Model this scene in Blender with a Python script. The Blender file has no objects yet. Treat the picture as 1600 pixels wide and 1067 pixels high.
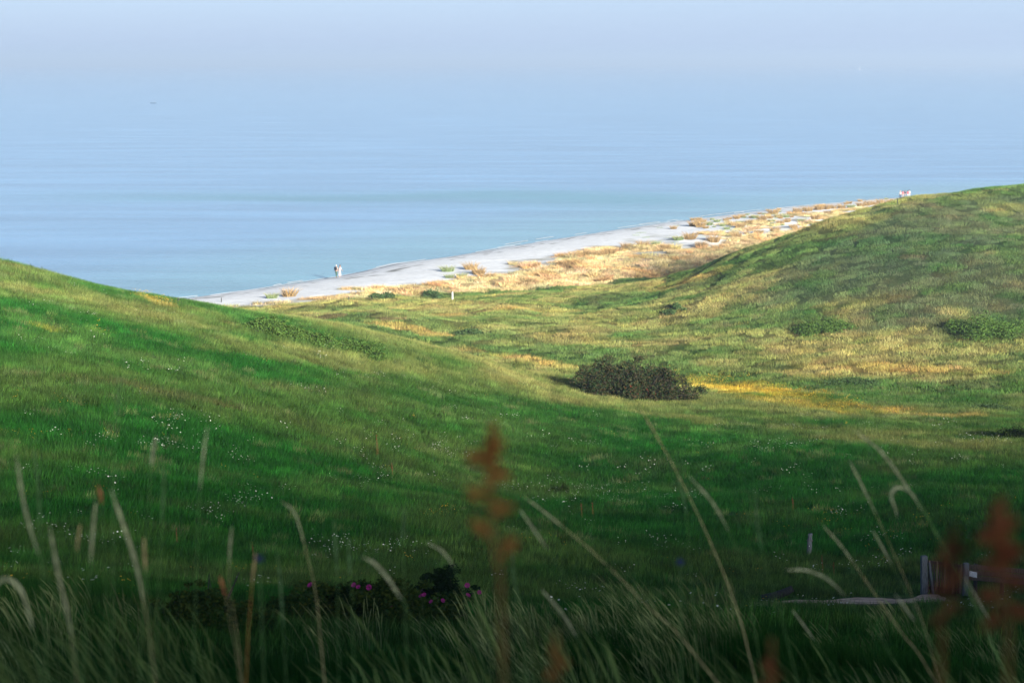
import bpy, math, random
import numpy as np

# ---------------------------------------------------------------- camera, light, exposure
scene = bpy.context.scene
EYE = (0.0, 0.0, 31.0)
FPX = 3111.0                      # focal length in pixels of a 1600 px wide picture (70 mm on 36 mm)
PITCH = math.atan((533.5 - 96.0) / FPX)

cam_data = bpy.data.cameras.new("camera")
cam_data.lens = 70.0
cam_data.sensor_width = 36.0
cam_data.clip_start = 0.05
cam_data.clip_end = 60000.0
cam_data.dof.use_dof = True
cam_data.dof.focus_distance = 150.0
cam_data.dof.aperture_fstop = 5.6
camera = bpy.data.objects.new("camera", cam_data)
camera.location = EYE
camera.rotation_euler = (math.pi / 2 - PITCH, 0, 0)
scene.collection.objects.link(camera)
scene.camera = camera

SUN_EL = math.radians(12.3)
SUN_AZ = math.radians(158.0)      # compass bearing the sun stands at, 0 = +y, clockwise: behind the camera, to its right
world = bpy.data.worlds.new("World")
scene.world = world
world.use_nodes = True
wn = world.node_tree.nodes
wl = world.node_tree.links
bg = wn["Background"]
sky = wn.new("ShaderNodeTexSky")
sky.sky_type = 'NISHITA'
sky.sun_disc = False
sky.sun_elevation = SUN_EL
sky.sun_rotation = SUN_AZ
sky.altitude = 0
sky.air_density = 0.6
sky.dust_density = 0.1
sky.ozone_density = 1.2
tint = wn.new("ShaderNodeVectorMath"); tint.operation = 'MULTIPLY'
tint.inputs[1].default_value = (1.05, 1.0, 0.97)
wl.new(sky.outputs[0], tint.inputs[0])
# a hazy belt round the horizon, the same in every direction, thinning out upwards
wtc = wn.new("ShaderNodeTexCoord"); wsep = wn.new("ShaderNodeSeparateXYZ"); wl.new(wtc.outputs["Generated"], wsep.inputs[0])
wab = wn.new("ShaderNodeMath"); wab.operation = 'ABSOLUTE'; wl.new(wsep.outputs[2], wab.inputs[0])
wex = wn.new("ShaderNodeMath"); wex.operation = 'MULTIPLY'; wex.inputs[1].default_value = -7.0; wl.new(wab.outputs[0], wex.inputs[0])
wee = wn.new("ShaderNodeMath"); wee.operation = 'EXPONENT'; wl.new(wex.outputs[0], wee.inputs[0])
wfa = wn.new("ShaderNodeMath"); wfa.operation = 'MULTIPLY'; wfa.inputs[1].default_value = 0.93; wl.new(wee.outputs[0], wfa.inputs[0])
wmx = wn.new("ShaderNodeMix"); wmx.data_type = 'RGBA'; wl.new(wfa.outputs[0], wmx.inputs[0]); wl.new(tint.outputs[0], wmx.inputs[6])
wmx.inputs[7].default_value = (2.05, 2.85, 4.7, 1)
wl.new(wmx.outputs[2], bg.inputs[0])
bg.inputs[1].default_value = 0.044

sun_data = bpy.data.lights.new("sun", 'SUN')
sun_data.energy = 5.0
sun_data.angle = math.radians(6.0)
sun_data.color = (1.0, 0.95, 0.87)
sun = bpy.data.objects.new("sun", sun_data)
from mathutils import Vector, Euler
sd = Vector((math.sin(SUN_AZ) * math.cos(SUN_EL), math.cos(SUN_AZ) * math.cos(SUN_EL), math.sin(SUN_EL)))
sun.rotation_euler = sd.to_track_quat('Z', 'Y').to_euler()
sun.location = (0, -60, 120)
scene.collection.objects.link(sun)

scene.view_settings.view_transform = 'Standard'
scene.view_settings.look = 'None'
scene.view_settings.gamma = 1.0
scene.view_settings.use_curve_mapping = False
scene.view_settings.exposure = 2.0
scene.render.engine = 'CYCLES'
cy = scene.cycles
cy.use_denoising = True
cy.max_bounces = 6
cy.diffuse_bounces = 2
cy.glossy_bounces = 2
cy.transmission_bounces = 2
cy.volume_bounces = 0
cy.transparent_max_bounces = 4
cy.volume_step_rate = 5.0
cy.sample_clamp_indirect = 4.0

rng = np.random.default_rng(7)
random.seed(7)

# ---------------------------------------------------------------- helpers
def smooth(e0, e1, x):
    t = np.clip((x - e0) / (e1 - e0), 0, 1)
    return t * t * (3 - 2 * t)

def _hash(ix, iy, seed):
    h = (ix.astype(np.int64) * 374761393 + iy.astype(np.int64) * 668265263 + seed * 974634777) & 0xFFFFFFFF
    h = ((h ^ (h >> 13)) * 1274126177) & 0xFFFFFFFF
    return ((h ^ (h >> 16)) & 0xFFFFFF) / float(0xFFFFFF)

def vnoise(x, y, seed=0):
    x = np.asarray(x, float); y = np.asarray(y, float)
    ix = np.floor(x); iy = np.floor(y)
    fx = x - ix; fy = y - iy
    fx = fx * fx * (3 - 2 * fx); fy = fy * fy * (3 - 2 * fy)
    a = _hash(ix, iy, seed); b = _hash(ix + 1, iy, seed)
    c = _hash(ix, iy + 1, seed); d = _hash(ix + 1, iy + 1, seed)
    return (a * (1 - fx) + b * fx) * (1 - fy) + (c * (1 - fx) + d * fx) * fy

def fbm(x, y, seed=0, octv=4):
    s = 0; a = 0.5; n = 0
    c, t = math.cos(0.6), math.sin(0.6)
    for k in range(octv):
        s = s + a * vnoise(x, y, seed + k * 17); n += a
        x, y = (x * c - y * t) * 2.03, (x * t + y * c) * 2.03
        a *= 0.5
    return s / n

def ray(u, v):
    """direction with y = 1 through a point of the 1600 x 1067 survey picture"""
    cx = (u - 800.0) / FPX; cz = -(v - 533.5) / FPX
    y = math.cos(PITCH) + math.sin(PITCH) * cz
    z = -math.sin(PITCH) + math.cos(PITCH) * cz
    return cx / y, z / y

def pt(u, v, Y):
    a, b = ray(u, v)
    return (EYE[0] + a * Y, Y, EYE[2] + b * Y)

def at_z(u, v, z=0.0):
    a, b = ray(u, v)
    Y = (z - EYE[2]) / b
    return (a * Y, Y)

# ---------------------------------------------------------------- shape of the land
SHORE = [at_z(*p) for p in [(265, 470), (400, 453), (528, 433), (620, 413), (700, 402), (850, 377), (1000, 354), (1180, 331), (1300, 319), (1425, 309)]]
SHORE = [(SHORE[0][0] - 260, SHORE[0][1] - 330), (SHORE[0][0] - 70, SHORE[0][1] - 84)] + SHORE + [(112, 476), (160, 486), (320, 500), (900, 520), (2500, 560)]
SHORE = np.array(SHORE)

def shore_dist(x, y):
    """signed distance from the water line, positive on land"""
    best = np.full(np.shape(x), 1e9); sign = np.ones(np.shape(x))
    for (x0, y0), (x1, y1) in zip(SHORE[:-1], SHORE[1:]):
        dx, dy = x1 - x0, y1 - y0
        L2 = dx * dx + dy * dy
        t = np.clip(((x - x0) * dx + (y - y0) * dy) / L2, 0, 1)
        ex = x - (x0 + t * dx); ey = y - (y0 + t * dy)
        d = np.sqrt(ex * ex + ey * ey)
        cr = dx * (y - y0) - dy * (x - x0)
        m = d < best
        best = np.where(m, d, best); sign = np.where(m, np.where(cr < 0, 1.0, -1.0), sign)
    return best * sign

CP = []
def add(*ps): CP.extend(ps)
# hill under the viewer; unseen crest added behind, high enough to shade the slope
add((0, 0, 29.8), (0, 3, 29.35), (-3, 1, 29.8), (3, 1, 29.75), (0, -12, 32.2), (0, -30, 37), (0, -70, 50.5), (70, -70, 51.5), (-70, -70, 50.5),
    (160, -80, 51), (-160, -80, 52), (300, -100, 48), (-260, -90, 35), (0, -160, 54), (200, -200, 52), (-200, -200, 50))
for Y, z in ((8, 28.0), (12, 26.95), (16, 25.9), (22, 24.3), (32, 21.7), (45, 18.4)):
    add((0, Y, z), (-0.27 * Y, Y, z + 0.02 * Y), (0.27 * Y, Y, z - 0.006 * Y))
add((1.1, 14, 26.9), (1.8, 22, 24.7))
# near slope, left to right
add(pt(30, 900, 52), pt(30, 750, 72), pt(30, 620, 92), pt(30, 500, 112), pt(0, 438, 130), pt(0, 419, 138))
add(pt(200, 900, 54), pt(200, 750, 74), pt(200, 650, 90), pt(200, 560, 107), pt(200, 488, 128), pt(200, 461, 140))
add(pt(400, 900, 57), pt(400, 750, 80), pt(400, 650, 97), pt(400, 560, 118), pt(400, 497, 142), pt(300, 474, 143))
add(pt(650, 900, 62), pt(650, 750, 92), pt(650, 650, 113), pt(650, 580, 134), pt(640, 537, 152), pt(520, 508, 148))
add(pt(900, 900, 66), pt(900, 750, 102), pt(900, 660, 126), pt(860, 595, 150), pt(760, 565, 152))
add(pt(1150, 900, 68), pt(1150, 800, 88), pt(1150, 720, 108), pt(1120, 662, 130), pt(1000, 628, 146))
add(pt(1480, 926, 69), pt(1400, 800, 88), pt(1400, 730, 104), pt(1400, 690, 118), pt(1600, 715, 108), pt(1600, 800, 86), pt(1600, 930, 68))
# behind the brow: falls away to the valley
add((-52, 152, 14), (-72, 170, 9), (-38, 165, 8.5), (-28, 172, 5.5), (-14, 170, 5.2), (0, 163, 5.0), (8, 158, 5.2), (20, 146, 6.2))
add(pt(500, 492, 205), pt(700, 520, 195), pt(850, 545, 186), pt(1000, 570, 175), pt(1150, 600, 165))
add(pt(1350, 640, 142), pt(1600, 650, 138), pt(1300, 590, 165), pt(1600, 590, 160), pt(1300, 540, 180), pt(1600, 530, 178))
add(pt(600, 470, 236), pt(800, 470, 232), pt(1000, 480, 218), pt(800, 500, 212), pt(430, 478, 236))
# hill on the far side of the valley
add(pt(1000, 449, 240), pt(1100, 424, 236), pt(1200, 385, 234), pt(1300, 345, 237), pt(1400, 317, 244), pt(1500, 302, 250), pt(1600, 293, 254))
add(pt(1100, 460, 216), pt(1250, 440, 208), pt(1300, 500, 192), pt(1450, 480, 190), pt(1600, 490, 186), pt(1450, 400, 210), pt(1600, 400, 206), pt(1600, 340, 230), pt(1350, 400, 214))
add((30, 262, 2.8), (45, 275, 3), (62, 300, 3.2), (85, 330, 3.5), (120, 350, 4), (160, 360, 6), (180, 250, 24), (120, 240, 18.5), (250, 220, 26), (260, 360, 8),
    (120, 180, 14), (110, 120, 16), (140, 60, 28), (220, 120, 27), (320, 250, 26), (320, 0, 40), (90, 20, 30), (45, 40, 21.5), (60, 75, 14.5), (-10, 270, 2.5), (10, 300, 2.4), (40, 340, 2.4))
# land to the left
add((-70, 130, 18.5), (-60, 90, 19), (-50, 50, 22), (-80, 60, 22), (-120, 20, 24), (-100, 110, 15), (-95, 160, 8), (-130, 90, 8), (-80, 200, 4.5), (-50, 225, 3.2), (-30, 242, 3), (-160, 30, 12), (-220, 0, 10))
CP = np.array(CP, float)

def _tps(r2):
    return 0.5 * r2 * np.log(r2 + 1e-9)
_S = 50.0
_P = CP[:, :2] / _S
_n = len(CP)
_K = _tps(((_P[:, None] - _P[None]) ** 2).sum(-1))
_lam = np.where(CP[:, 1] < 20, 0.0003, 0.002)
_A = np.zeros((_n + 3, _n + 3))
_A[:_n, :_n] = _K + np.diag(_lam)
_A[:_n, _n] = 1; _A[:_n, _n + 1:] = _P
_A[_n:, :_n] = _A[:_n, _n:].T
_W = np.linalg.solve(_A, np.concatenate([CP[:, 2], [0, 0, 0]]))

def height(x, y):
    x = np.atleast_1d(np.asarray(x, float)); y = np.atleast_1d(np.asarray(y, float))
    px = np.clip(x, -340, 420) / _S; py = np.clip(y, -230, 420) / _S
    z = np.full(x.shape, _W[_n]) + _W[_n + 1] * px + _W[_n + 2] * py
    for k in range(_n):
        z += _W[k] * _tps((px - _P[k, 0]) ** 2 + (py - _P[k, 1]) ** 2)
    s = shore_dist(x, y)
    z = np.maximum(z, 1.6)
    prof = np.where(s < 0, np.maximum(s * 0.05, -3.0), 1.9 * (1 - np.exp(-np.maximum(s, 0) / 9.0)))
    dune = smooth(24, 34, s) * (fbm(x / 7, y / 7, 91, 3) - 0.42) * 1.6
    z = prof + dune * (1 - smooth(70, 100, s)) + (z - prof) * smooth(18, 62, s)
    # hummocks
    land = smooth(0, 40, s)
    far = smooth(10, 60, np.sqrt(x * x + y * y))
    z = z + land * far * ((fbm(x / 11, y / 11, 5, 3) - 0.5) * 0.42 + (fbm(x / 2.2, y / 2.2, 6, 3) - 0.5) * 0.2)
    return z

_T = np.concatenate([np.arange(3, 60, 0.5), np.arange(60, 620, 0.6)])
def at(u, v):
    """first point of the land seen through (u, v)"""
    a, b = ray(u, v)
    z = height(a * _T, _T); line = EYE[2] + b * _T
    hit = np.nonzero(z >= line)[0]
    if len(hit) == 0:
        Y = -EYE[2] / b
        return np.array((a * Y, Y, 0.0))
    k = hit[0]
    if k == 0: return np.array((a * _T[0], _T[0], z[0]))
    f0 = line[k - 1] - z[k - 1]; f1 = z[k] - line[k]
    t = f0 / (f0 + f1 + 1e-9)
    Y = _T[k - 1] + t * (_T[k] - _T[k - 1])
    return np.array((a * Y, Y, float(height(a * Y, Y)[0])))

def link(o, parent=None):
    scene.collection.objects.link(o)
    if parent is not None: o.parent = parent
    return o

def tag(o, label=None, cat=None, group=None, kind=None):
    if label: o["label"] = label
    if cat: o["category"] = cat
    if group: o["group"] = group
    if kind: o["kind"] = kind
    return o

def mesh_np(name, verts, faces_flat, loop_counts, smooth_shade=False, attrs=None):
    me = bpy.data.meshes.new(name)
    verts = np.ascontiguousarray(verts, dtype=np.float32)
    faces_flat = np.ascontiguousarray(faces_flat, dtype=np.int32).ravel()
    loop_counts = np.ascontiguousarray(loop_counts, dtype=np.int32)
    me.vertices.add(len(verts)); me.vertices.foreach_set("co", verts.ravel())
    if len(loop_counts):
        me.loops.add(len(faces_flat)); me.loops.foreach_set("vertex_index", faces_flat)
        me.polygons.add(len(loop_counts))
        starts = np.concatenate([[0], np.cumsum(loop_counts)[:-1]]).astype(np.int32)
        me.polygons.foreach_set("loop_start", starts)
        me.polygons.foreach_set("loop_total", loop_counts)
        me.polygons.foreach_set("use_smooth", np.full(len(loop_counts), smooth_shade))
    for k, (typ, arr) in (attrs or {}).items():
        a = me.attributes.new(k, typ, 'POINT')
        a.data.foreach_set("vector" if typ == 'FLOAT_VECTOR' else "value", np.ascontiguousarray(arr, dtype=np.int32 if typ == 'INT' else np.float32).ravel())
    me.update(calc_edges=True)
    return me

def mat_new(name):
    m = bpy.data.materials.new(name); m.use_nodes = True
    return m, m.node_tree.nodes, m.node_tree.links

def N(nodes, typ, **kw):
    n = nodes.new(typ)
    for k, v in kw.items(): setattr(n, k, v)
    return n
# ---------------------------------------------------------------- colours that lie on the land (surface colours, light on the brow painted in, all in world space)
class Blob:
    def __init__(s, u, v, du, dv, dv2, col, w=1.0, seed=1):
        c = at(u, v); p = at(u + du, v + dv); q = at(u, v - dv2)
        a = (p - c)[:2]; b = (q - c)[:2]
        s.c = c[:2]; s.M = np.linalg.inv(np.array([[a[0], b[0]], [a[1], b[1]]]) + np.eye(2) * 1e-6)
        s.col = np.array(col); s.w = w; s.seed = seed
    def mask(s, x, y):
        dx = x - s.c[0]; dy = y - s.c[1]
        p = s.M[0, 0] * dx + s.M[0, 1] * dy; q = s.M[1, 0] * dx + s.M[1, 1] * dy
        r = np.sqrt(p * p + q * q) + (fbm(x / 3.5, y / 3.5, s.seed * 31 + 3, 3) - 0.5) * 1.3
        return s.w * (1 - smooth(0.55, 1.15, r))

GREEN = (0.082, 0.138, 0.036); DEEP = (0.015, 0.084, 0.011); PALE = (0.27, 0.245, 0.080); GOLD = (0.40, 0.27, 0.08)
BROWN = (0.13, 0.095, 0.045); STRAW = (0.40, 0.31, 0.16); SAND = (0.72, 0.73, 0.72); HEATH = (0.068, 0.098, 0.046); BRIGHT = (0.075, 0.155, 0.034); YELLOW = (0.46, 0.31, 0.04)
BLOBS = [Blob(*b, seed=i + 1) for i, b in enumerate([
    (1340, 560, 300, 10, 45, PALE, 0.6), (800, 500, 330, 10, 28, PALE, 0.35),
    (1060, 444, 90, -24, 7, GOLD, 0.6), (760, 487, 150, 0, 4, GOLD, 0.6), (560, 498, 110, 6, 6, BROWN, 0.8),
    (640, 516, 80, 10, 8, GOLD, 0.6), (820, 560, 110, 22, 6, GOLD, 0.6), (900, 545, 170, 26, 9, GREEN, 0.8),
    (1150, 588, 220, 8, 9, GREEN, 0.8), (1420, 578, 210, 8, 9, GOLD, 0.65), (1180, 612, 140, 22, 16, YELLOW, 0.9), (1280, 634, 130, 14, 9, YELLOW, 0.6),
    (1400, 645, 230, 10, 7, GOLD, 0.7), (1420, 632, 220, 12, 5, GREEN, 0.8), (1385, 377, 55, -5, 9, BRIGHT, 0.8), (1230, 392, 60, -12, 6, BRIGHT, 0.5),
    (1250, 440, 120, -25, 14, BROWN, 0.4), (1330, 368, 50, -6, 6, BROWN, 0.7), (1500, 430, 230, 0, 70, HEATH, 0.85), (1300, 420, 150, -40, 40, HEATH, 0.65),
    (1480, 350, 180, -10, 44, HEATH, 0.85), (1170, 487, 40, 2, 7, BRIGHT, 0.6), (1500, 535, 140, 5, 12, PALE, 0.6),
    (75, 515, 28, 4, 4, YELLOW, 0.7), (155, 521, 20, 2, 2, YELLOW, 0.5), (240, 472, 45, 17, 4, GOLD, 0.5),
    (240, 612, 150, 30, 8, BROWN, 0.4), (440, 606, 90, 6, 4, BROWN, 0.4), (250, 490, 240, 50, 16, PALE, 0.35), (120, 545, 200, 30, 14, BRIGHT, 0.4),
    (900, 622, 300, 42, 10, PALE, 0.45), (500, 560, 200, 24, 14, PALE, 0.3), (1380, 688, 300, 20, 14, PALE, 0.4), (850, 660, 140, 8, 10, BRIGHT, 0.35),  # pale bands paint in the light that seed heads catch along the brow
    (1330, 943, 130, -6, 8, (0.20, 0.15, 0.12), 1.0),
])]
GOLDLINE = np.array([at(*p)[:2] for p in [(440, 476), (545, 466), (620, 463), (700, 458), (850, 452), (960, 446), (1020, 436)]] + [(40, 268), (70, 300), (110, 330), (200, 360), (400, 400)])

def goldline_dist(x, y):
    best = np.full(np.shape(x), 1e9); sign = np.ones(np.shape(x))
    for (x0, y0), (x1, y1) in zip(GOLDLINE[:-1], GOLDLINE[1:]):
        dx, dy = x1 - x0, y1 - y0
        t = np.clip(((x - x0) * dx + (y - y0) * dy) / (dx * dx + dy * dy), 0, 1)
        ex = x - (x0 + t * dx); ey = y - (y0 + t * dy)
        d = np.sqrt(ex * ex + ey * ey); m = d < best
        best = np.where(m, d, best); sign = np.where(m, np.where(dx * (y - y0) - dy * (x - x0) > 0, 1.0, -1.0), sign)
    return best * sign

def zones(x, y):
    """weights: sand, dune grass (both 0..1); the rest is meadow"""
    s = shore_dist(x, y)
    n = fbm(x / 6, y / 6, 40, 3) - 0.5
    g = goldline_dist(x, y)
    dune = smooth(-1.0, 1.5, g + n * 5)
    far = smooth(20, 60, x)                       # the dunes thin out to bare sand further along the coast
    sand_edge = 24.0 + n * 16 - far * 2
    patchy = smooth(12, 30, x) * smooth(0.36, 0.52, fbm(x / 4.5 + 7, y / 4.5, 55, 3)) * (1 - smooth(32, 44, s))
    sand = np.maximum(1 - smooth(sand_edge - 3, sand_edge + 2, s), patchy)
    dune = dune * (1 - sand)
    sand = np.maximum(sand * smooth(-2, 2, g + 3 + n * 4), 1 - smooth(11, 17, s))
    return sand, dune * (1 - smooth(-2, 2, -g - 2))

def land_colour(x, y):
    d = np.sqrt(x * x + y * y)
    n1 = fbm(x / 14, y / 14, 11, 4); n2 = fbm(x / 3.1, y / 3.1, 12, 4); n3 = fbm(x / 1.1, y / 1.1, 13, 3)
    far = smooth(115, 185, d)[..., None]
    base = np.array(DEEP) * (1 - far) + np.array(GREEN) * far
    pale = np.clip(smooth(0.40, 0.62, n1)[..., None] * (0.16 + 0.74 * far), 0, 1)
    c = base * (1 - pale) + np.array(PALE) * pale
    for b in BLOBS:
        m = np.clip(b.mask(x, y), 0, 1)[..., None]
        c = c * (1 - m) + b.col * m
    br = (smooth(0.58, 0.72, n2) * (0.10 + 0.28 * smooth(100, 170, d)))[..., None]
    c = c * (1 - br) + np.array(BROWN) * br
    gr = (smooth(0.56, 0.72, fbm(x / 4, y / 4, 77, 4)) * 0.6)[..., None]
    c = c * (1 - gr) + np.array(BRIGHT) * 0.8 * gr
    dk = (smooth(0.60, 0.70, fbm(x / 5 + 40, y / 5, 78, 4)) * 0.45)[..., None]
    c = c * (1 - dk) + np.array(DEEP) * dk
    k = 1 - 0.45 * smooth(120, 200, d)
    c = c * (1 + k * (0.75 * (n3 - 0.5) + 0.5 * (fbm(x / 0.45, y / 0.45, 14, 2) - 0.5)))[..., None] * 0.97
    return c

def ground_colour(x, y):
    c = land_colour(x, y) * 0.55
    sand, dune = zones(x, y)
    n = fbm(x / 2.0, y / 2.0, 21, 4)
    straw = np.array(STRAW) * (0.55 + 0.5 * n)[..., None]
    c = c * (1 - dune[..., None]) + straw * dune[..., None]
    s = shore_dist(x, y)
    sc = np.array(SAND) * (0.90 + 0.16 * fbm(x / 1.5, y / 1.5, 22, 3))[..., None]
    wet = (1 - smooth(0.3, 2.2, s + (n - 0.5) * 1.2))[..., None]
    sc = sc * (1 - wet) + sc * np.array((0.44, 0.42, 0.43)) * wet
    # lines of dried seaweed along the drift lines
    for off, wd, den in ((7.0, 0.45, 0.50), (9.6, 0.7, 0.55), (4.4, 0.3, 0.56)):
        w = np.exp(-((s - off - (fbm(x / 12, y / 12, 23, 2) - 0.5) * 5) / wd) ** 2) * smooth(den, den + 0.08, fbm(x / 2.2, y / 2.2, 24, 3))
        sc = sc * (1 - 0.75 * w[..., None]) + np.array((0.09, 0.085, 0.06)) * 0.75 * w[..., None]
    c = c * (1 - sand[..., None]) + sc * sand[..., None]
    return c

def axis(segs):
    out = [segs[0][0]]
    for a, b, st in segs:
        k = max(1, int(round((b - a) / st)))
        out.extend(list(np.linspace(a, b, k + 1)[1:]))
    return np.array(out)

gx = axis([(-900, -300, 30), (-300, -120, 8), (-120, -60, 1.6), (-60, 60, 0.45), (60, 150, 0.9), (150, 300, 6), (300, 1500, 50)])
gy = axis([(-240, -20, 8), (-20, 0, 1.5), (0, 150, 0.45), (150, 300, 0.7), (300, 480, 1.1), (480, 640, 12)])
X, Y = np.meshgrid(gx, gy)
XF, YF = X.ravel(), Y.ravel()
ZF = height(XF, YF)
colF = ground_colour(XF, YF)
sandF, duneF = zones(XF, YF)
shoreF = shore_dist(XF, YF)
nx, ny = len(gx), len(gy)
ii = np.arange(nx * ny).reshape(ny, nx)
quads = np.stack([ii[:-1, :-1], ii[:-1, 1:], ii[1:, 1:], ii[1:, :-1]], -1).reshape(-1, 4)
qs = sandF[quads].mean(1) > 0.5
verts = np.stack([XF, YF, ZF], 1)

def soil_material(name, rough_noise, bump):
    m, nd, ln = mat_new(name)
    b = nd["Principled BSDF"]; b.inputs["Roughness"].default_value = 0.95; b.inputs["Specular IOR Level"].default_value = 0.0
    at_ = N(nd, "ShaderNodeAttribute", attribute_name="col")
    tc = N(nd, "ShaderNodeNewGeometry")
    n1 = N(nd, "ShaderNodeTexNoise"); n1.inputs["Scale"].default_value = rough_noise; n1.inputs["Detail"].default_value = 6
    mr = N(nd, "ShaderNodeMapRange"); mr.inputs[1].default_value = 0.3; mr.inputs[2].default_value = 0.7; mr.inputs[3].default_value = 0.55; mr.inputs[4].default_value = 1.45
    vm = N(nd, "ShaderNodeVectorMath", operation='SCALE')
    ln.new(tc.outputs["Position"], n1.inputs["Vector"]); ln.new(n1.outputs[0], mr.inputs[0])
    ln.new(at_.outputs["Vector"], vm.inputs[0]); ln.new(mr.outputs[0], vm.inputs["Scale"])
    ln.new(vm.outputs[0], b.inputs["Base Color"])
    bp = N(nd, "ShaderNodeBump"); bp.inputs["Strength"].default_value = bump; bp.inputs["Distance"].default_value = 0.08
    ln.new(n1.outputs[0], bp.inputs["Height"]); ln.new(bp.outputs[0], b.inputs["Normal"])
    return m
MEADOW = soil_material("meadow_soil_and_turf", 4.0, 0.6)
SANDM = soil_material("pale_beach_sand", 1.3, 0.25)
for mr in [n for n in SANDM.node_tree.nodes if n.type == 'MAP_RANGE']:
    mr.inputs[3].default_value = 0.9; mr.inputs[4].default_value = 1.1

def submesh(name, sel, mat):
    f = quads[sel]
    used = np.zeros(len(verts), bool); used[f.ravel()] = True
    remap = np.cumsum(used) - 1
    me = mesh_np(name, verts[used], remap[f], np.full(len(f), 4), True, {"col": ('FLOAT_VECTOR', colF[used])})
    me.materials.append(mat)
    o = link(bpy.data.objects.new(name, me)); tag(o, kind="structure")
    return o
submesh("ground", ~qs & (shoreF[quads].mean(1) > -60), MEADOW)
submesh("beach", qs & (shoreF[quads].mean(1) > -60), SANDM)

# ---------------------------------------------------------------- sea
m, nd, ln = mat_new("sea_water")
b = nd["Principled BSDF"]
b.inputs["IOR"].default_value = 1.33
b.inputs["Roughness"].default_value = 0.16
geo = N(nd, "ShaderNodeNewGeometry")
mp = N(nd, "ShaderNodeMapping"); mp.inputs["Scale"].default_value = (0.012, 0.06, 1); mp.inputs["Rotation"].default_value = (0, 0, -0.03)
ln.new(geo.outputs["Position"], mp.inputs["Vector"])
nz = N(nd, "ShaderNodeTexNoise"); nz.inputs["Scale"].default_value = 1.0; nz.inputs["Detail"].default_value = 5; nz.inputs["Roughness"].default_value = 0.55
ln.new(mp.outputs[0], nz.inputs["Vector"])
shore_attr = N(nd, "ShaderNodeAttribute", attribute_name="col")
rmp = N(nd, "ShaderNodeMapRange"); rmp.inputs[1].default_value = 0.35; rmp.inputs[2].default_value = 0.65; rmp.inputs[3].default_value = 0.80; rmp.inputs[4].default_value = 1.15
ln.new(nz.outputs[0], rmp.inputs[0])
vm = N(nd, "ShaderNodeVectorMath", operation='SCALE')
ln.new(shore_attr.outputs["Vector"], vm.inputs[0]); ln.new(rmp.outputs[0], vm.inputs["Scale"])
ln.new(vm.outputs[0], b.inputs["Base Color"])
wv = N(nd, "ShaderNodeTexNoise"); wv.inputs["Scale"].default_value = 1.0; wv.inputs["Detail"].default_value = 5
mp2 = N(nd, "ShaderNodeMapping"); mp2.inputs["Scale"].default_value = (0.22, 0.9, 1)
ln.new(geo.outputs["Position"], mp2.inputs["Vector"]); ln.new(mp2.outputs[0], wv.inputs["Vector"])
bp = N(nd, "ShaderNodeBump"); bp.inputs["Strength"].default_value = 0.5; bp.inputs["Distance"].default_value = 0.25
ln.new(wv.outputs[0], bp.inputs["Height"]); ln.new(bp.outputs[0], b.inputs["Normal"])
SEA = m
sx = axis([(-30000, -2000, 2000), (-2000, -400, 80), (-400, 400, 8), (400, 2000, 80), (2000, 30000, 2000)])
sy = axis([(-300, 150, 30), (150, 520, 3.0), (520, 1200, 12), (1200, 3000, 80), (3000, 45000, 1500)])
SX, SY = np.meshgrid(sx, sy); SXF, SYF = SX.ravel(), SY.ravel()
ds = -shore_dist(SXF, SYF)
deep = np.array((0.16, 0.31, 0.46)); shallow = np.array((0.17, 0.34, 0.37)); bar = np.array((0.06, 0.24, 0.25))
w = smooth(5, 60, ds)[:, None]
sc = shallow * (1 - w) + deep * w
# a darker weedy shoal running out parallel to the frame of the coast
bw = (np.exp(-((SYF - 455 - (fbm(SXF / 60, SYF / 60, 61, 2) - 0.5) * 60) / 24) ** 2) * (1 - smooth(60, 150, np.abs(SXF - 15))) * smooth(8, 40, ds) * 1.0)[:, None]
sc = sc * (1 - bw) + bar * bw
iis = np.arange(len(SXF)).reshape(len(sy), len(sx))
qsea = np.stack([iis[:-1, :-1], iis[:-1, 1:], iis[1:, 1:], iis[1:, :-1]], -1).reshape(-1, 4)
me = mesh_np("sea", np.stack([SXF, SYF, np.zeros_like(SXF)], 1), qsea, np.full(len(qsea), 4), True, {"col": ('FLOAT_VECTOR', sc)})
me.materials.append(SEA)
tag(link(bpy.data.objects.new("sea", me)), kind="structure")

# ---------------------------------------------------------------- haze: one closed box round the whole place
hx, hy0, hy1, hz0, hz1 = 30500, -600, 45500, -5.0, 68.0
hv = [(-hx, hy0, hz0), (hx, hy0, hz0), (hx, hy1, hz0), (-hx, hy1, hz0), (-hx, hy0, hz1), (hx, hy0, hz1), (hx, hy1, hz1), (-hx, hy1, hz1)]
hf = [(0, 3, 2, 1), (4, 5, 6, 7), (0, 1, 5, 4), (1, 2, 6, 5), (2, 3, 7, 6), (3, 0, 4, 7)]
me = bpy.data.meshes.new("haze"); me.from_pydata(hv, [], hf)
m, nd, ln = mat_new("sea_haze"); nd.clear()
out = N(nd, "ShaderNodeOutputMaterial"); pv = N(nd, "ShaderNodeVolumePrincipled")
pv.inputs["Color"].default_value = (0.65, 0.81, 1.0, 1); pv.inputs["Density"].default_value = 0.00026; pv.inputs["Anisotropy"].default_value = 0.29
ln.new(pv.outputs[0], out.inputs["Volume"])
me.materials.append(m)
tag(link(bpy.data.objects.new("haze", me)), kind="stuff")
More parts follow.
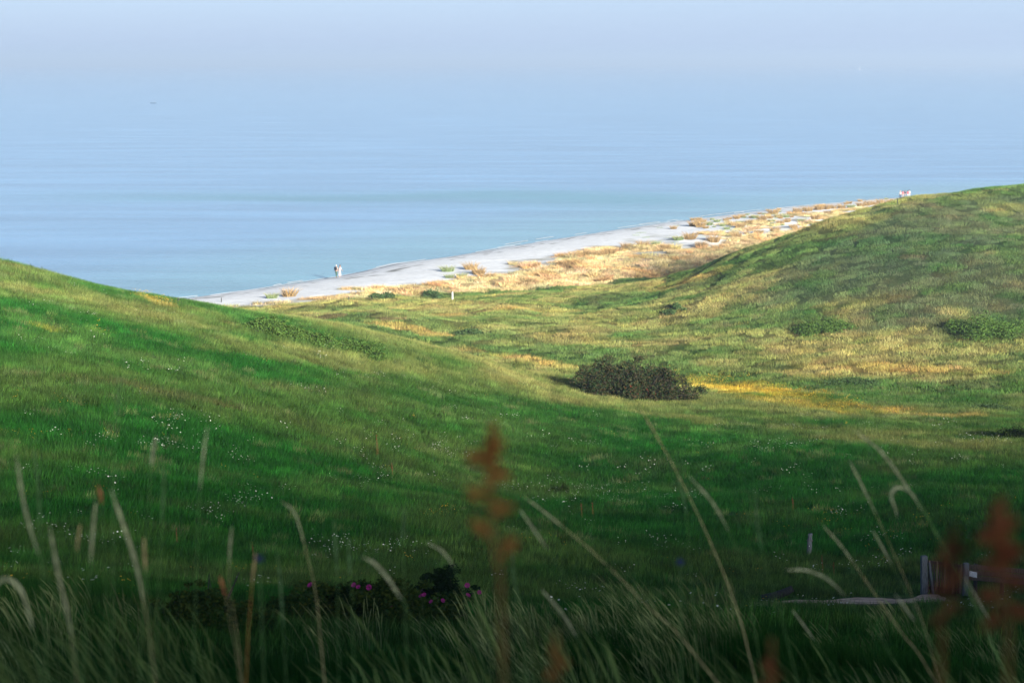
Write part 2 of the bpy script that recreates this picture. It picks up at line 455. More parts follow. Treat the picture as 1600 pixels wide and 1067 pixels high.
# ---------------------------------------------------------------- vegetation builders
def leaf_material(name, col=None, inst=False, vary=0.45, trans=0.35, tip=None, tipw=0.0):
    """thin leaves: diffuse + translucent; tint differs from blade to blade"""
    m, nd, ln = mat_new(name); nd.clear()
    out = N(nd, "ShaderNodeOutputMaterial")
    if inst:
        a = N(nd, "ShaderNodeAttribute", attribute_name="icol", attribute_type='INSTANCER'); base = a.outputs["Vector"]
    else:
        a = N(nd, "ShaderNodeRGB"); a.outputs[0].default_value = (*col, 1); base = a.outputs[0]
    r = N(nd, "ShaderNodeAttribute", attribute_name="tint")
    mr = N(nd, "ShaderNodeMapRange"); mr.inputs[3].default_value = 1 - vary; mr.inputs[4].default_value = 1 + vary
    ln.new(r.outputs["Fac"], mr.inputs[0])
    vm = N(nd, "ShaderNodeVectorMath", operation='SCALE'); ln.new(base, vm.inputs[0]); ln.new(mr.outputs[0], vm.inputs["Scale"])
    res = vm.outputs[0]
    if tip is not None:
        h = N(nd, "ShaderNodeAttribute", attribute_name="up")
        ramp = N(nd, "ShaderNodeMapRange"); ramp.inputs[1].default_value = 0.35; ramp.inputs[2].default_value = 1.0; ramp.inputs[3].default_value = 0; ramp.inputs[4].default_value = tipw
        ln.new(h.outputs["Fac"], ramp.inputs[0])
        mx = N(nd, "ShaderNodeMix", data_type='RGBA'); ln.new(ramp.outputs[0], mx.inputs[0]); ln.new(res, mx.inputs[6]); mx.inputs[7].default_value = (*tip, 1)
        res = mx.outputs[2]
    d = N(nd, "ShaderNodeBsdfDiffuse"); t = N(nd, "ShaderNodeBsdfTranslucent"); ms = N(nd, "ShaderNodeMixShader"); ms.inputs[0].default_value = trans
    ln.new(res, d.inputs[0]); ln.new(res, t.inputs[0]); ln.new(d.outputs[0], ms.inputs[1]); ln.new(t.outputs[0], ms.inputs[2]); ln.new(ms.outputs[0], out.inputs[0])
    return m

def blades(n, R, hmin, hmax, w, lean=0.35, wind=(-0.12, 0.0), seed=0, segs=2, arch=0.0, fan=False):
    """arrays of a patch of grass blades: verts, faces, counts, attrs"""
    g = np.random.default_rng(seed)
    rad = R * np.sqrt(g.random(n)); th = g.random(n) * 2 * np.pi
    bx, by = rad * np.cos(th), rad * np.sin(th)
    h = hmin + (hmax - hmin) * g.random(n) ** 1.3
    la = g.random(n) * 2 * np.pi; lm = lean * g.random(n)
    if fan: la = th + (g.random(n) - 0.5) * 0.9; lm = lean * (0.25 + 0.75 * rad / R) * (0.6 + 0.8 * g.random(n))
    lx, ly = lm * np.cos(la) + wind[0], lm * np.sin(la) + wind[1]
    fa = g.random(n) * np.pi; wx, wy = np.cos(fa) * w * 0.5, np.sin(fa) * w * 0.5
    V, F, C, T, U = [], [], [], [], []
    tint = g.random(n)
    k = 2 * segs + 1
    vv = np.zeros((n, k, 3)); uu = np.zeros((n, k))
    for s in range(segs + 1):
        f = s / segs
        bend = f * f
        px = bx + lx * h * (f * 0.4 + bend * 0.6); py = by + ly * h * (f * 0.4 + bend * 0.6)
        pz = h * (f - arch * bend * f) - 0.03 * (1 - f)
        ww = (1 - 0.35 * f)
        if s < segs:
            vv[:, 2 * s] = np.stack([px - wx * ww, py - wy * ww, pz], 1); vv[:, 2 * s + 1] = np.stack([px + wx * ww, py + wy * ww, pz], 1)
            uu[:, 2 * s] = f; uu[:, 2 * s + 1] = f
        else:
            vv[:, 2 * s] = np.stack([px, py, pz], 1); uu[:, 2 * s] = 1
    base = (np.arange(n) * k)[:, None]
    ff, cc = [], []
    q = np.concatenate([base + np.array([[2 * s, 2 * s + 1, 2 * s + 3, 2 * s + 2]]) for s in range(segs - 1)], 0) if segs > 1 else np.zeros((0, 4), int)
    t = base + np.array([[2 * segs - 2, 2 * segs - 1, 2 * segs]])
    faces = np.concatenate([q.ravel(), t.ravel()]); counts = np.concatenate([np.full(len(q), 4), np.full(len(t), 3)])
    return vv.reshape(-1, 3), faces, counts, {"tint": ('FLOAT', np.repeat(tint, k)), "up": ('FLOAT', uu.ravel())}

def blade_mesh(name, mat, **kw):
    v, f, c, a = blades(**kw)
    me = mesh_np(name, v, f, c, False, a); me.materials.append(mat)
    return me

def variant_collection(name, meshes):
    c = bpy.data.collections.new(name)            # holds the source meshes only; not linked to the scene
    for i, me in enumerate(meshes):
        c.objects.link(bpy.data.objects.new("%s_variant.%03d" % (name, i), me))
    return c

def scatter(name, coll, nvar, P, rot, scl, col, kind="stuff"):
    n = len(P)
    me = mesh_np(name, P, np.zeros(0, int), np.zeros(0, int), False, {
        "erot": ('FLOAT_VECTOR', rot), "iscl": ('FLOAT_VECTOR', np.stack([scl, scl, scl], 1) if np.ndim(scl) == 1 else scl), "icol": ('FLOAT_VECTOR', col),
        "idx": ('INT', rng.integers(0, nvar, n))})
    o = link(bpy.data.objects.new(name, me)); tag(o, kind=kind)
    ng = bpy.data.node_groups.new(name + "_scatter", 'GeometryNodeTree')
    ng.interface.new_socket("Geometry", in_out='INPUT', socket_type='NodeSocketGeometry')
    ng.interface.new_socket("Geometry", in_out='OUTPUT', socket_type='NodeSocketGeometry')
    gi = ng.nodes.new("NodeGroupInput"); go = ng.nodes.new("NodeGroupOutput")
    ci = ng.nodes.new("GeometryNodeCollectionInfo"); ci.inputs["Collection"].default_value = coll
    ci.inputs["Separate Children"].default_value = True; ci.inputs["Reset Children"].default_value = True
    ip = ng.nodes.new("GeometryNodeInstanceOnPoints"); ip.inputs["Pick Instance"].default_value = True
    def na(nm, ty):
        a = ng.nodes.new("GeometryNodeInputNamedAttribute"); a.data_type = ty; a.inputs["Name"].default_value = nm; return a.outputs["Attribute"]
    e2r = ng.nodes.new("FunctionNodeEulerToRotation")
    L = ng.links.new
    L(gi.outputs[0], ip.inputs["Points"]); L(ci.outputs[0], ip.inputs["Instance"]); L(na("idx", 'INT'), ip.inputs["Instance Index"])
    L(na("erot", 'FLOAT_VECTOR'), e2r.inputs[0]); L(e2r.outputs[0], ip.inputs["Rotation"]); L(na("iscl", 'FLOAT_VECTOR'), ip.inputs["Scale"])
    L(ip.outputs[0], go.inputs[0])
    md = o.modifiers.new("scatter", 'NODES'); md.node_group = ng
    return o

def slope_rot(x, y, yaw):
    """euler angles that turn z to the slope, after a spin about z"""
    e = 0.6
    hx = (height(x + e, y) - height(x - e, y)) / (2 * e); hy = (height(x, y + e) - height(x, y - e)) / (2 * e)
    # R = T * Rz(yaw); solve for XYZ euler of the product, vectorised
    nz = 1 / np.sqrt(1 + hx * hx + hy * hy); nxn, nyn = -hx * nz, -hy * nz
    # shortest rotation z -> n
    ax, ay = -nyn, nxn; c = nz; k = 1 / (1 + c)
    R00 = 1 - nxn * nxn * k; R01 = -nxn * nyn * k; R02 = nxn
    R10 = R01; R11 = 1 - nyn * nyn * k; R12 = nyn
    R20 = -nxn; R21 = -nyn; R22 = nz
    cz, sz = np.cos(yaw), np.sin(yaw)
    M00 = R00 * cz + R01 * sz; M10 = R10 * cz + R11 * sz; M20 = R20 * cz + R21 * sz
    M21 = -R20 * sz + R21 * cz; M22 = R22
    ey = -np.arcsin(np.clip(M20, -1, 1)); ex = np.arctan2(M21, M22); ez = np.arctan2(M10, M00)
    return np.stack([ex, ey, ez], 1)

def in_view(n, y0, y1, half=0.335, pad=3.0):
    y = np.sqrt(rng.random(n) * (y1 * y1 - y0 * y0) + y0 * y0)
    x = (rng.random(n) * 2 - 1) * (half * y + pad)
    return x, y

PATH_PTS = np.array([at(u, v)[:2] for u, v in [(1150, 948), (1230, 943), (1320, 941), (1400, 940), (1450, 937), (1478, 936)]])
def path_dist(x, y):
    best = np.full(np.shape(x), 1e9)
    for (x0, y0), (x1, y1) in zip(PATH_PTS[:-1], PATH_PTS[1:]):
        dx, dy = x1 - x0, y1 - y0
        t = np.clip(((x - x0) * dx + (y - y0) * dy) / (dx * dx + dy * dy), 0, 1)
        best = np.minimum(best, np.hypot(x - (x0 + t * dx), y - (y0 + t * dy)))
    return best

GRASSM = leaf_material("meadow_grass_blades", inst=True, vary=0.5, trans=0.3)
turf = variant_collection("turf_patch", [blade_mesh("turf_patch", GRASSM, n=110, R=0.42, hmin=0.05, hmax=0.20, w=0.014, lean=0.7, seed=100 + i, segs=1) for i in range(6)])
tall = variant_collection("tall_grass_patch", [blade_mesh("tall_grass_patch", GRASSM, n=90, R=0.45, hmin=0.15, hmax=0.50, w=0.012, lean=0.5, seed=200 + i) for i in range(6)])
wide = variant_collection("wide_grass_patch", [blade_mesh("wide_grass_patch", GRASSM, n=170, R=0.85, hmin=0.07, hmax=0.32, w=0.03, lean=0.55, seed=300 + i, segs=1) for i in range(6)])

PATH_Y0 = PATH_PTS[:, 1].mean()
def cover(name, coll, nvar, x, y, smin, smax, gain=1.0, keep=None, colfun=None, jitter=0.5):
    sand, dune = zones(x, y)
    ok = (shore_dist(x, y) > 13) & (sand < 0.4) & (path_dist(x, y) > np.where((y < PATH_Y0) & (x > PATH_PTS[2, 0] - 2) & (x < PATH_PTS[-1, 0]), 4.2, 1.8) + 0.4 * vnoise(x * 1.3, y * 1.3, 9))
    if keep is not None: ok &= keep(x, y, sand, dune)
    x, y = x[ok], y[ok]
    n = len(x)
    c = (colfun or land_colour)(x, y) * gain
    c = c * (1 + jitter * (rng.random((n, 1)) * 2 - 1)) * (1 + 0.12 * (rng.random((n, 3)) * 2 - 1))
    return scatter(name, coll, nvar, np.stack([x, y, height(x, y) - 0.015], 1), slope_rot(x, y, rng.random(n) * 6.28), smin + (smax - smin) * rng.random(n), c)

meadow_only = lambda x, y, s, d: d < 0.5
x, y = in_view(30000, 17, 62); cover("short_meadow_grass", turf, 6, x, y, 0.8, 1.5, keep=meadow_only)
x, y = in_view(34000, 55, 150); cover("meadow_grass", turf, 6, x, y, 1.2, 2.0, keep=meadow_only)
x, y = in_view(15000, 20, 150)
cover("tall_meadow_grass", tall, 6, x, y, 0.6, 1.1, gain=1.35, keep=lambda x, y, s, d: (d < 0.5) & (fbm(x / 6, y / 6, 301, 3) > 0.50))
x, y = in_view(16000, 25, 160)
def weed_col(x, y):
    k = smooth(0.45, 0.55, fbm(x / 2.5, y / 2.5, 311, 2))[:, None]
    return np.array((0.030, 0.062, 0.016)) * k + np.array((0.13, 0.16, 0.06)) * (1 - k)
cover("weed_tufts", tall, 6, x, y, 0.35, 0.95, keep=lambda x, y, s, d: (d < 0.5) & (fbm(x / 1.6, y / 1.6, 312, 3) > 0.56), colfun=weed_col)
x, y = in_view(26000, 140, 290); cover("valley_grass", wide, 6, x, y, 0.7, 1.25, gain=1.15, keep=meadow_only)
def straw_col(x, y):
    n = fbm(x / 5, y / 5, 402, 3)[:, None]; k = fbm(x / 2.2, y / 2.2, 403, 3)[:, None]
    c = np.array((0.50, 0.40, 0.21)) * n * 1.5 + np.array((0.46, 0.31, 0.14)) * (1 - n) * 0.7
    g = smooth(0.56, 0.68, k)
    return c * (1 - g * 0.6) + np.array((0.22, 0.25, 0.12)) * g * 0.6
x, y = in_view(24000, 225, 430, half=0.28)
cover("dune_grass", wide, 6, x, y, 0.9, 1.7, gain=1.0, keep=lambda x, y, s, d: (d > 0.4) & (s < 0.3), colfun=straw_col)

# ---------------------------------------------------------------- small flowers of the meadow
def flower_mesh(name, mat, n, R, h0, h1, size, seed):
    g = np.random.default_rng(seed); V = []; F = []; C = []
    for i in range(n):
        a = g.random() * 6.28; r = R * math.sqrt(g.random()); x0, y0 = r * math.cos(a), r * math.sin(a); h = h0 + (h1 - h0) * g.random(); s = size * (0.6 + 0.7 * g.random())
        b = len(V); k = 6; tx, ty = (g.random() - .5) * .7, (g.random() - .5) * .7 - 0.35
        V.append((x0, y0, h + s * 0.25))
        for j in range(k):
            t = 6.283 * j / k; ex, ey = s * math.cos(t), s * math.sin(t)
            V.append((x0 + ex, y0 + ey, h + tx * ex - ty * ey * -1))
        for j in range(k): F += [b, b + 1 + j, b + 1 + (j + 1) % k]; C.append(3)
    V = np.array(V); me = mesh_np(name, V, F, C, False, {"tint": ('FLOAT', np.repeat(g.random(n), 7)), "up": ('FLOAT', np.ones(len(V)))})
    me.materials.append(mat); return me
WHITEF = leaf_material("white_petals", (0.80, 0.80, 0.72), vary=0.15, trans=0.2)
YELLOWF = leaf_material("yellow_petals", (0.50, 0.32, 0.03), vary=0.2, trans=0.2)
wf = variant_collection("white_flower_group", [flower_mesh("white_flower_group", WHITEF, 5, 0.35, 0.15, 0.4, 0.022, 500 + i) for i in range(5)])
yf = variant_collection("yellow_flower_group", [flower_mesh("yellow_flower_group", YELLOWF, 6, 0.4, 0.12, 0.35, 0.019, 520 + i) for i in range(5)])
WB = [Blob(*b, seed=60 + i) for i, b in enumerate([(120, 840, 130, 10, 20, (1, 1, 1)), (330, 800, 90, -10, 20, (1, 1, 1)), (60, 860, 90, 0, 12, (1, 1, 1)), (640, 700, 120, 10, 20, (1, 1, 1)),
    (870, 695, 60, 5, 6, (1, 1, 1)), (290, 655, 80, 6, 12, (1, 1, 1)), (1040, 860, 70, 5, 8, (1, 1, 1)), (540, 860, 120, 0, 25, (1, 1, 1)), (950, 780, 150, 0, 25, (1, 1, 1)),
    (1530, 690, 60, 5, 8, (1, 1, 1)), (1000, 745, 50, 0, 6, (1, 1, 1)), (1210, 700, 60, 0, 8, (1, 1, 1)), (500, 760, 100, 0, 15, (1, 1, 1)), (200, 700, 120, 0, 18, (1, 1, 1))])]
YB = [Blob(*b, seed=90 + i) for i, b in enumerate([(1340, 820, 200, 0, 30, (1, 1, 1)), (60, 690, 100, 0, 14, (1, 1, 1)), (100, 770, 60, 0, 14, (1, 1, 1)), (600, 880, 60, 0, 8, (1, 1, 1)), (1440, 860, 120, 0, 14, (1, 1, 1)), (700, 800, 80, 0, 20, (1, 1, 1))])]
YFIELD = [Blob(*b, seed=120 + i) for i, b in enumerate([(1185, 612, 135, 22, 14, (1, 1, 1)), (1130, 604, 40, 6, 4, (1, 1, 1)), (1260, 632, 90, 14, 5, (1, 1, 1)), (75, 515, 24, 4, 3, (1, 1, 1)), (155, 521, 22, 2, 2, (1, 1, 1)), (240, 470, 30, 12, 3, (1, 1, 1)), (1345, 645, 90, 8, 4, (1, 1, 1))])]
def flowers(name, coll, n, y0, y1, blobs, thin, smin, smax, base):
    x, y = in_view(n, y0, y1)
    m = np.zeros(len(x))
    for b in blobs: m = np.maximum(m, b.mask(x, y))
    clump = smooth(0.5, 0.66, fbm(x / 1.7, y / 1.7, 640 + n % 13, 3))
    p = m * (0.15 + 0.85 * clump) * thin + base * smooth(0.55, 0.7, fbm(x / 3, y / 3, 700 + n % 7, 3))
    ok = (rng.random(len(x)) < p) & (path_dist(x, y) > 1.2); x, y = x[ok], y[ok]; n = len(x)
    scatter(name, coll, 5, np.stack([x, y, height(x, y)], 1), slope_rot(x, y, rng.random(n) * 6.28), smin + (smax - smin) * rng.random(n), np.ones((n, 3)))
flowers("white_meadow_flowers", wf, 42000, 28, 135, WB, 0.30, 0.7, 1.35, 0.05)
flowers("yellow_meadow_flowers", yf, 42001, 28, 135, YB, 0.18, 0.6, 1.1, 0.02)
flowers("yellow_flower_drift", yf, 60002, 85, 175, YFIELD, 0.9, 1.0, 1.9, 0.0)

# ---------------------------------------------------------------- shrubs
def leaf_cloud(name, mat, centres, radii, n, size, seed, flat=0.5):
    """n small leaf quads gathered in clumps inside ellipsoids"""
    g = np.random.default_rng(seed)
    centres = np.array(centres, float); radii = np.array(radii, float)
    vol = radii.prod(1) ** 0.75; which = g.choice(len(centres), n, p=vol / vol.sum())
    d = g.normal(size=(n, 3)); d /= np.linalg.norm(d, axis=1)[:, None]
    r = g.random(n) ** 0.45 * (0.80 + 0.30 * vnoise(d[:, 0] * 3 + which * 7.1, d[:, 2] * 3 + d[:, 1] * 2, seed))
    P = centres[which] + d * radii[which] * r[:, None]
    a = g.normal(size=(n, 3)); a[:, 2] *= flat; a /= np.linalg.norm(a, axis=1)[:, None]
    b = np.cross(a, g.normal(size=(n, 3))); b /= np.linalg.norm(b, axis=1)[:, None]
    s = size * (0.6 + 0.8 * g.random(n))[:, None]
    V = np.stack([P - a * s, P - b * s * 0.55, P + a * s, P + b * s * 0.55], 1).reshape(-1, 3)
    f = np.arange(4 * n)
    tint = np.clip(0.5 * g.random(n) + 0.5 * vnoise(P[:, 0] * 2.2 + 3, P[:, 1] * 2.2 + P[:, 2] * 2.2, seed + 5), 0, 1)
    me = mesh_np(name, V, f, np.full(n, 4), False, {"tint": ('FLOAT', np.repeat(tint, 4)), "up": ('FLOAT', np.repeat(g.random(n), 4))})
    me.materials.append(mat); return me

def tubes(name, mat, paths, sides=5):
    V, F, C = [], [], []
    for pts in paths:
        pts = [(Vector(p[:3]), p[3]) for p in pts]
        b0 = len(V)
        for i, (p, r) in enumerate(pts):
            q = pts[min(i + 1, len(pts) - 1)][0] - pts[max(i - 1, 0)][0]
            q = q.normalized() if q.length > 1e-9 else Vector((0, 0, 1))
            a = q.orthogonal().normalized(); b = q.cross(a)
            for j in range(sides):
                t = 6.2832 * j / sides; V.append(tuple(p + a * (r * math.cos(t)) + b * (r * math.sin(t))))
        for i in range(len(pts) - 1):
            for j in range(sides):
                F += [b0 + i * sides + j, b0 + i * sides + (j + 1) % sides, b0 + (i + 1) * sides + (j + 1) % sides, b0 + (i + 1) * sides + j]; C.append(4)
        F += [b0 + j for j in range(sides)][::-1]; C.append(sides)
        F += [b0 + (len(pts) - 1) * sides + j for j in range(sides)]; C.append(sides)
    me = mesh_np(name, V, F, C, True); 
    if mat: me.materials.append(mat)
    return me

def bark_material(name, col, scale=30):
    m, nd, ln = mat_new(name); b = nd["Principled BSDF"]; b.inputs["Roughness"].default_value = 0.9; b.inputs["Specular IOR Level"].default_value = 0.1
    tc = N(nd, "ShaderNodeTexCoord"); n1 = N(nd, "ShaderNodeTexNoise"); n1.inputs["Scale"].default_value = scale; n1.inputs["Detail"].default_value = 5
    mp = N(nd, "ShaderNodeMapping"); mp.inputs["Scale"].default_value = (1, 1, 0.15); ln.new(tc.outputs["Object"], mp.inputs[0]); ln.new(mp.outputs[0], n1.inputs["Vector"])
    r = N(nd, "ShaderNodeValToRGB"); r.color_ramp.elements[0].position = 0.3; r.color_ramp.elements[1].position = 0.7
    r.color_ramp.elements[0].color = (*[c * 0.45 for c in col], 1); r.color_ramp.elements[1].color = (*[min(1, c * 1.35) for c in col], 1)
    ln.new(n1.outputs[0], r.inputs[0]); ln.new(r.outputs[0], b.inputs["Base Color"])
    bp = N(nd, "ShaderNodeBump"); bp.inputs["Strength"].default_value = 0.5; bp.inputs["Distance"].default_value = 0.01; ln.new(n1.outputs[0], bp.inputs["Height"]); ln.new(bp.outputs[0], b.inputs["Normal"])
    return m
BARK = bark_material("shrub_bark", (0.045, 0.036, 0.028))
GREYWOOD = bark_material("weathered_grey_wood", (0.095, 0.11, 0.125), 40)
DARKWOOD = bark_material("dark_old_wood", (0.035, 0.036, 0.034), 40)
BROWNWOOD = bark_material("brown_grey_board", (0.12, 0.095, 0.07), 30)

def root_at(name, u, v, label, cat, group=None, sink=0.0):
    p = at(u, v); e = link(bpy.data.objects.new(name, None)); e.location = (p[0], p[1], p[2] - sink); e.empty_display_size = 0.2
    tag(e, label, cat, group); return e
def child(name, me, parent):
    return link(bpy.data.objects.new(name, me), parent)

def shrub(name, u, v, wpx, hpx, dpt, label, mat, n, size, seed, group=None, lumps=7, cat="shrub", twigs=24, lean_down=0.0, flat=0.5, rag=14):
    """a shrub wpx wide and hpx tall in the survey picture; the sizes are turned into metres here"""
    p = at(u, v); sc_ = p[1] / FPX
    W, H_, D = wpx * sc_, hpx * sc_, dpt
    e = link(bpy.data.objects.new(name, None)); e.location = p; tag(e, label, cat, group)
    g = np.random.default_rng(seed)
    cs, rs = [], []
    for i in range(lumps):
        fx = (i + 0.5) / lumps * 2 - 1 + (g.random() - .5) * 0.25
        fy = (g.random() - .5) * 0.8
        hh = H_ * (1 - 0.55 * fx * fx) * (0.62 + 0.5 * g.random())
        gx_, gy_ = fx * W * 0.44, fy * D * 0.5
        gz = float(height(p[0] + gx_, p[1] + gy_)[0]) - p[2]
        cs.append((gx_, gy_, gz + hh * 0.42)); rs.append((W / lumps * 1.25, D * 0.36, hh * 0.58))
    for i in range(rag):                       # loose sprays that break the outline
        k = int(g.integers(0, lumps)); c, r_ = cs[k], rs[k]; a = g.random() * 3.1416
        cs.append((c[0] + r_[0] * 1.15 * math.cos(a), c[1] + (g.random() - .5) * r_[1], c[2] + r_[2] * (0.55 + 0.6 * math.sin(a)))); q = H_ * (0.07 + 0.10 * g.random()); rs.append((q * 1.5, q, q))
    me = leaf_cloud(name + "_crown", mat, cs, rs, n, size, seed, flat)
    child("crown", me, e)
    ps = []
    for i in range(twigs):
        k = int(g.integers(0, lumps)); c = np.array(cs[k]); t = c + (g.random(3) - .5) * np.array(rs[k]) * 2.2; t[2] = max(t[2], c[2] * 0.8)
        s = np.array((c[0] * 0.5 + (g.random() - .5) * W * 0.12, c[1] * 0.5, 0.0)); s[2] = float(height(p[0] + s[0], p[1] + s[1])[0]) - p[2] - 0.05
        mid = (s + t) / 2 + (g.random(3) - .5) * 0.3 * H_
        r = 0.012 + 0.012 * H_
        ps.append([(*s, r), (*mid, r * 0.7), (*t, r * 0.3)])
    child("branches", tubes(name + "_branches", BARK, ps, 4), e)
    return e

HAW = leaf_material("dark_hawthorn_leaves", (0.020, 0.036, 0.014), vary=0.75, trans=0.2, tip=(0.095, 0.058, 0.030), tipw=0.6)
ROSEL = leaf_material("dark_rose_leaves", (0.018, 0.040, 0.012), vary=0.8, trans=0.2, tip=(0.07, 0.085, 0.012), tipw=0.5)
BRAMB = leaf_material("bramble_leaves", (0.05, 0.10, 0.022), vary=0.7, trans=0.25, tip=(0.11, 0.15, 0.03), tipw=0.5)
LOWG = leaf_material("low_scrub_leaves", (0.045, 0.085, 0.03), vary=0.6, trans=0.25, tip=(0.10, 0.12, 0.035), tipw=0.4)

# the wide dark bush in the valley
hb = shrub("hawthorn_bush", 990, 627, 195, 56, 6.5, "wide dark bush with rust-tinged leaves standing alone behind the green brow", HAW, 30000, 0.085, 31, lumps=11, cat="bush", twigs=60, rag=55)
g = np.random.default_rng(5); p0 = hb.location; sc_ = p0[1] / FPX
ps = []
for i in range(95):                                     # bare twigs that break the outline
    fx = (g.random() * 2 - 1); x0 = fx * 88 * sc_; top = 58 * sc_ * (1 - 0.6 * fx * fx) * (0.75 + 0.3 * g.random())
    gz = float(height(p0[0] + x0, p0[1])[0]) - p0[2]
    y0 = (g.random() - .5) * 4
    dx = (fx * 0.9 + (g.random() - .5) * 0.9); L = 0.5 + 0.5 * g.random()
    s = (x0 * 0.92, y0, gz + top * 0.7); e_ = (x0 * 0.92 + dx * L, y0 + (g.random() - .5), gz + top * 0.75 + L * (0.7 - 0.45 * abs(fx)))
    ps.append([(*s, 0.02), ((s[0] + e_[0]) / 2, (s[1] + e_[1]) / 2, (s[2] + e_[2]) / 2 + 0.05, 0.014), (*e_, 0.006)])
child("bare_twigs", tubes("bare_twigs", BARK, ps, 4), hb)
RED = leaf_material("red_berries", (0.16, 0.03, 0.02), vary=0.2, trans=0.1)
child("berries", leaf_cloud("berries", RED, [(-0.8, -2.9, 1.5), (1.0, -2.8, 1.0), (0, -2.8, 1.3)], [(1.6, .5, .6)] * 3, 24, 0.05, 77), hb)

shrub("bramble_thicket", 430, 524, 95, 26, 4.5, "dark bramble thicket with pale flowers, upper end of the band on the brow", BRAMB, 9000, 0.07, 32, "brambles along the brow", lumps=6)
shrub("bramble_thicket", 495, 540, 90, 28, 4.5, "dark leafy bramble thicket in the middle of the band on the brow", BRAMB, 9000, 0.07, 33, "brambles along the brow", lumps=6)
shrub("bramble_thicket", 556, 552, 80, 22, 4.0, "yellow-green bramble thicket at the lower end of the band on the brow", BRAMB, 7000, 0.07, 34, "brambles along the brow", lumps=5)
for i, (u, v, w_, h_, D, lab, mt, n, s) in enumerate([
    (598, 465, 42, 8, 5, "dark low shrub at the edge of the golden dune grass", LOWG, 1800, 0.10),
    (676, 463, 34, 11, 4, "small dark green shrub beside the white marker post", LOWG, 1800, 0.10),
    (735, 524, 46, 11, 5, "low dark shrub in the valley grass above the brow", LOWG, 1800, 0.10),
    (1285, 516, 96, 18, 8, "spreading bright green shrub at the foot of the far hill", BRAMB, 6500, 0.08),
    (1546, 522, 120, 34, 9, "large leafy shrub patch at the foot of the far hill by the edge", BRAMB, 9500, 0.08),
    (1052, 487, 34, 10, 5, "small dark shrub alone on the valley floor below the hill", LOWG, 1500, 0.09),
    (1332, 602, 88, 11, 5, "low grey-green shrub with white flowers in the pale valley grass", LOWG, 3000, 0.07),
    (1552, 641, 66, 11, 4, "low dark shrub behind the yellow grass strip", LOWG, 3000, 0.06),
    (1592, 688, 60, 22, 4, "dark shrub beside white flowers on the near slope edge", ROSEL, 6000, 0.05),
    (880, 770, 26, 14, 1.6, "small dark shrub among daisies in the middle of the near slope", ROSEL, 1500, 0.04),
]):
    shrub("low_shrub", u, v, w_, h_, D, lab, mt, n, s, 200 + i, "low shrubs of the valley and slope", lumps=6, twigs=8)
# ---------------------------------------------------------------- marram tussocks on the sand
MARRAM = leaf_material("marram_blades", (0.32, 0.22, 0.10), vary=0.45, trans=0.3, tip=(0.46, 0.30, 0.14), tipw=0.8)
MARRAMG = leaf_material("green_marram_blades", (0.20, 0.26, 0.12), vary=0.45, trans=0.3, tip=(0.50, 0.42, 0.20), tipw=0.5)
def tuss(mat, i, R, h):
    return blade_mesh("marram_tussock", mat, n=230, R=R, hmin=0.35 * h, hmax=h, w=0.05, lean=1.0, seed=800 + i, segs=2, fan=True, arch=0.25)
TM = [tuss(MARRAM, i, 0.62, 1.15) for i in range(4)]
TG = [tuss(MARRAMG, i + 10, 0.6, 0.95) for i in range(3)]
def tussock(x, y, k, green, s, label, group, flat=1.0):
    me = (TG[k % 3] if green else TM[k % 4])
    o = link(bpy.data.objects.new("marram_tussock", me)); o.location = (x, y, float(height(x, y)[0]) - 0.03)
    o.rotation_euler = (0, 0, random.random() * 6.28); o.scale = (s * flat, s * flat, s * 1.3)
    tag(o, label, "beach grass", group)
# those one can pick out, by where they stand
spots = [(425, 466, 26, 1), (452, 463, 30, 0), (700, 424, 30, 1), (735, 421, 26, 0), (712, 434, 40, 1), (748, 429, 30, 0), (765, 435, 22, 0),
         (895, 404, 26, 0), (912, 401, 26, 0), (936, 401, 34, 0), (952, 398, 26, 0), (888, 415, 22, 0), (980, 389, 24, 0), (1004, 387, 30, 0), (1025, 383, 20, 1),
         (1052, 358, 14, 0), (1060, 375, 22, 1), (1078, 374, 30, 0), (1040, 389, 18, 0), (1084, 354, 20, 0), (1094, 355, 22, 0), (1108, 352, 18, 1),
         (1144, 353, 18, 0), (1156, 356, 24, 0), (1170, 350, 16, 0), (1190, 345, 20, 0), (1208, 335, 22, 0), (1228, 340, 14, 1), (1220, 351, 18, 0), (1230, 347, 14, 0),
         (1245, 332, 24, 0), (1262, 330, 20, 0), (1278, 328, 20, 0), (1290, 327, 18, 0), (1300, 326, 16, 0), (1252, 346, 18, 1), (1276, 343, 22, 0), (1295, 336, 16, 0),
         (1345, 323, 18, 0), (1357, 321, 18, 0), (1377, 319, 20, 0), (1366, 320, 14, 0), (1330, 325, 16, 1), (1315, 326, 18, 0), (1120, 347, 14, 1), (1134, 345, 12, 0),
         (1180, 341, 14, 1), (1160, 340, 12, 0), (1203, 352, 16, 1), (1240, 357, 18, 0), (1210, 362, 20, 0), (1185, 366, 20, 0), (1150, 371, 22, 0), (1115, 378, 24, 0), (1096, 388, 24, 0), (1390, 317, 14, 0)]
ORD = "first second third fourth fifth sixth seventh eighth ninth tenth eleventh twelfth thirteenth fourteenth fifteenth sixteenth seventeenth eighteenth nineteenth twentieth".split()
COUNT = {}
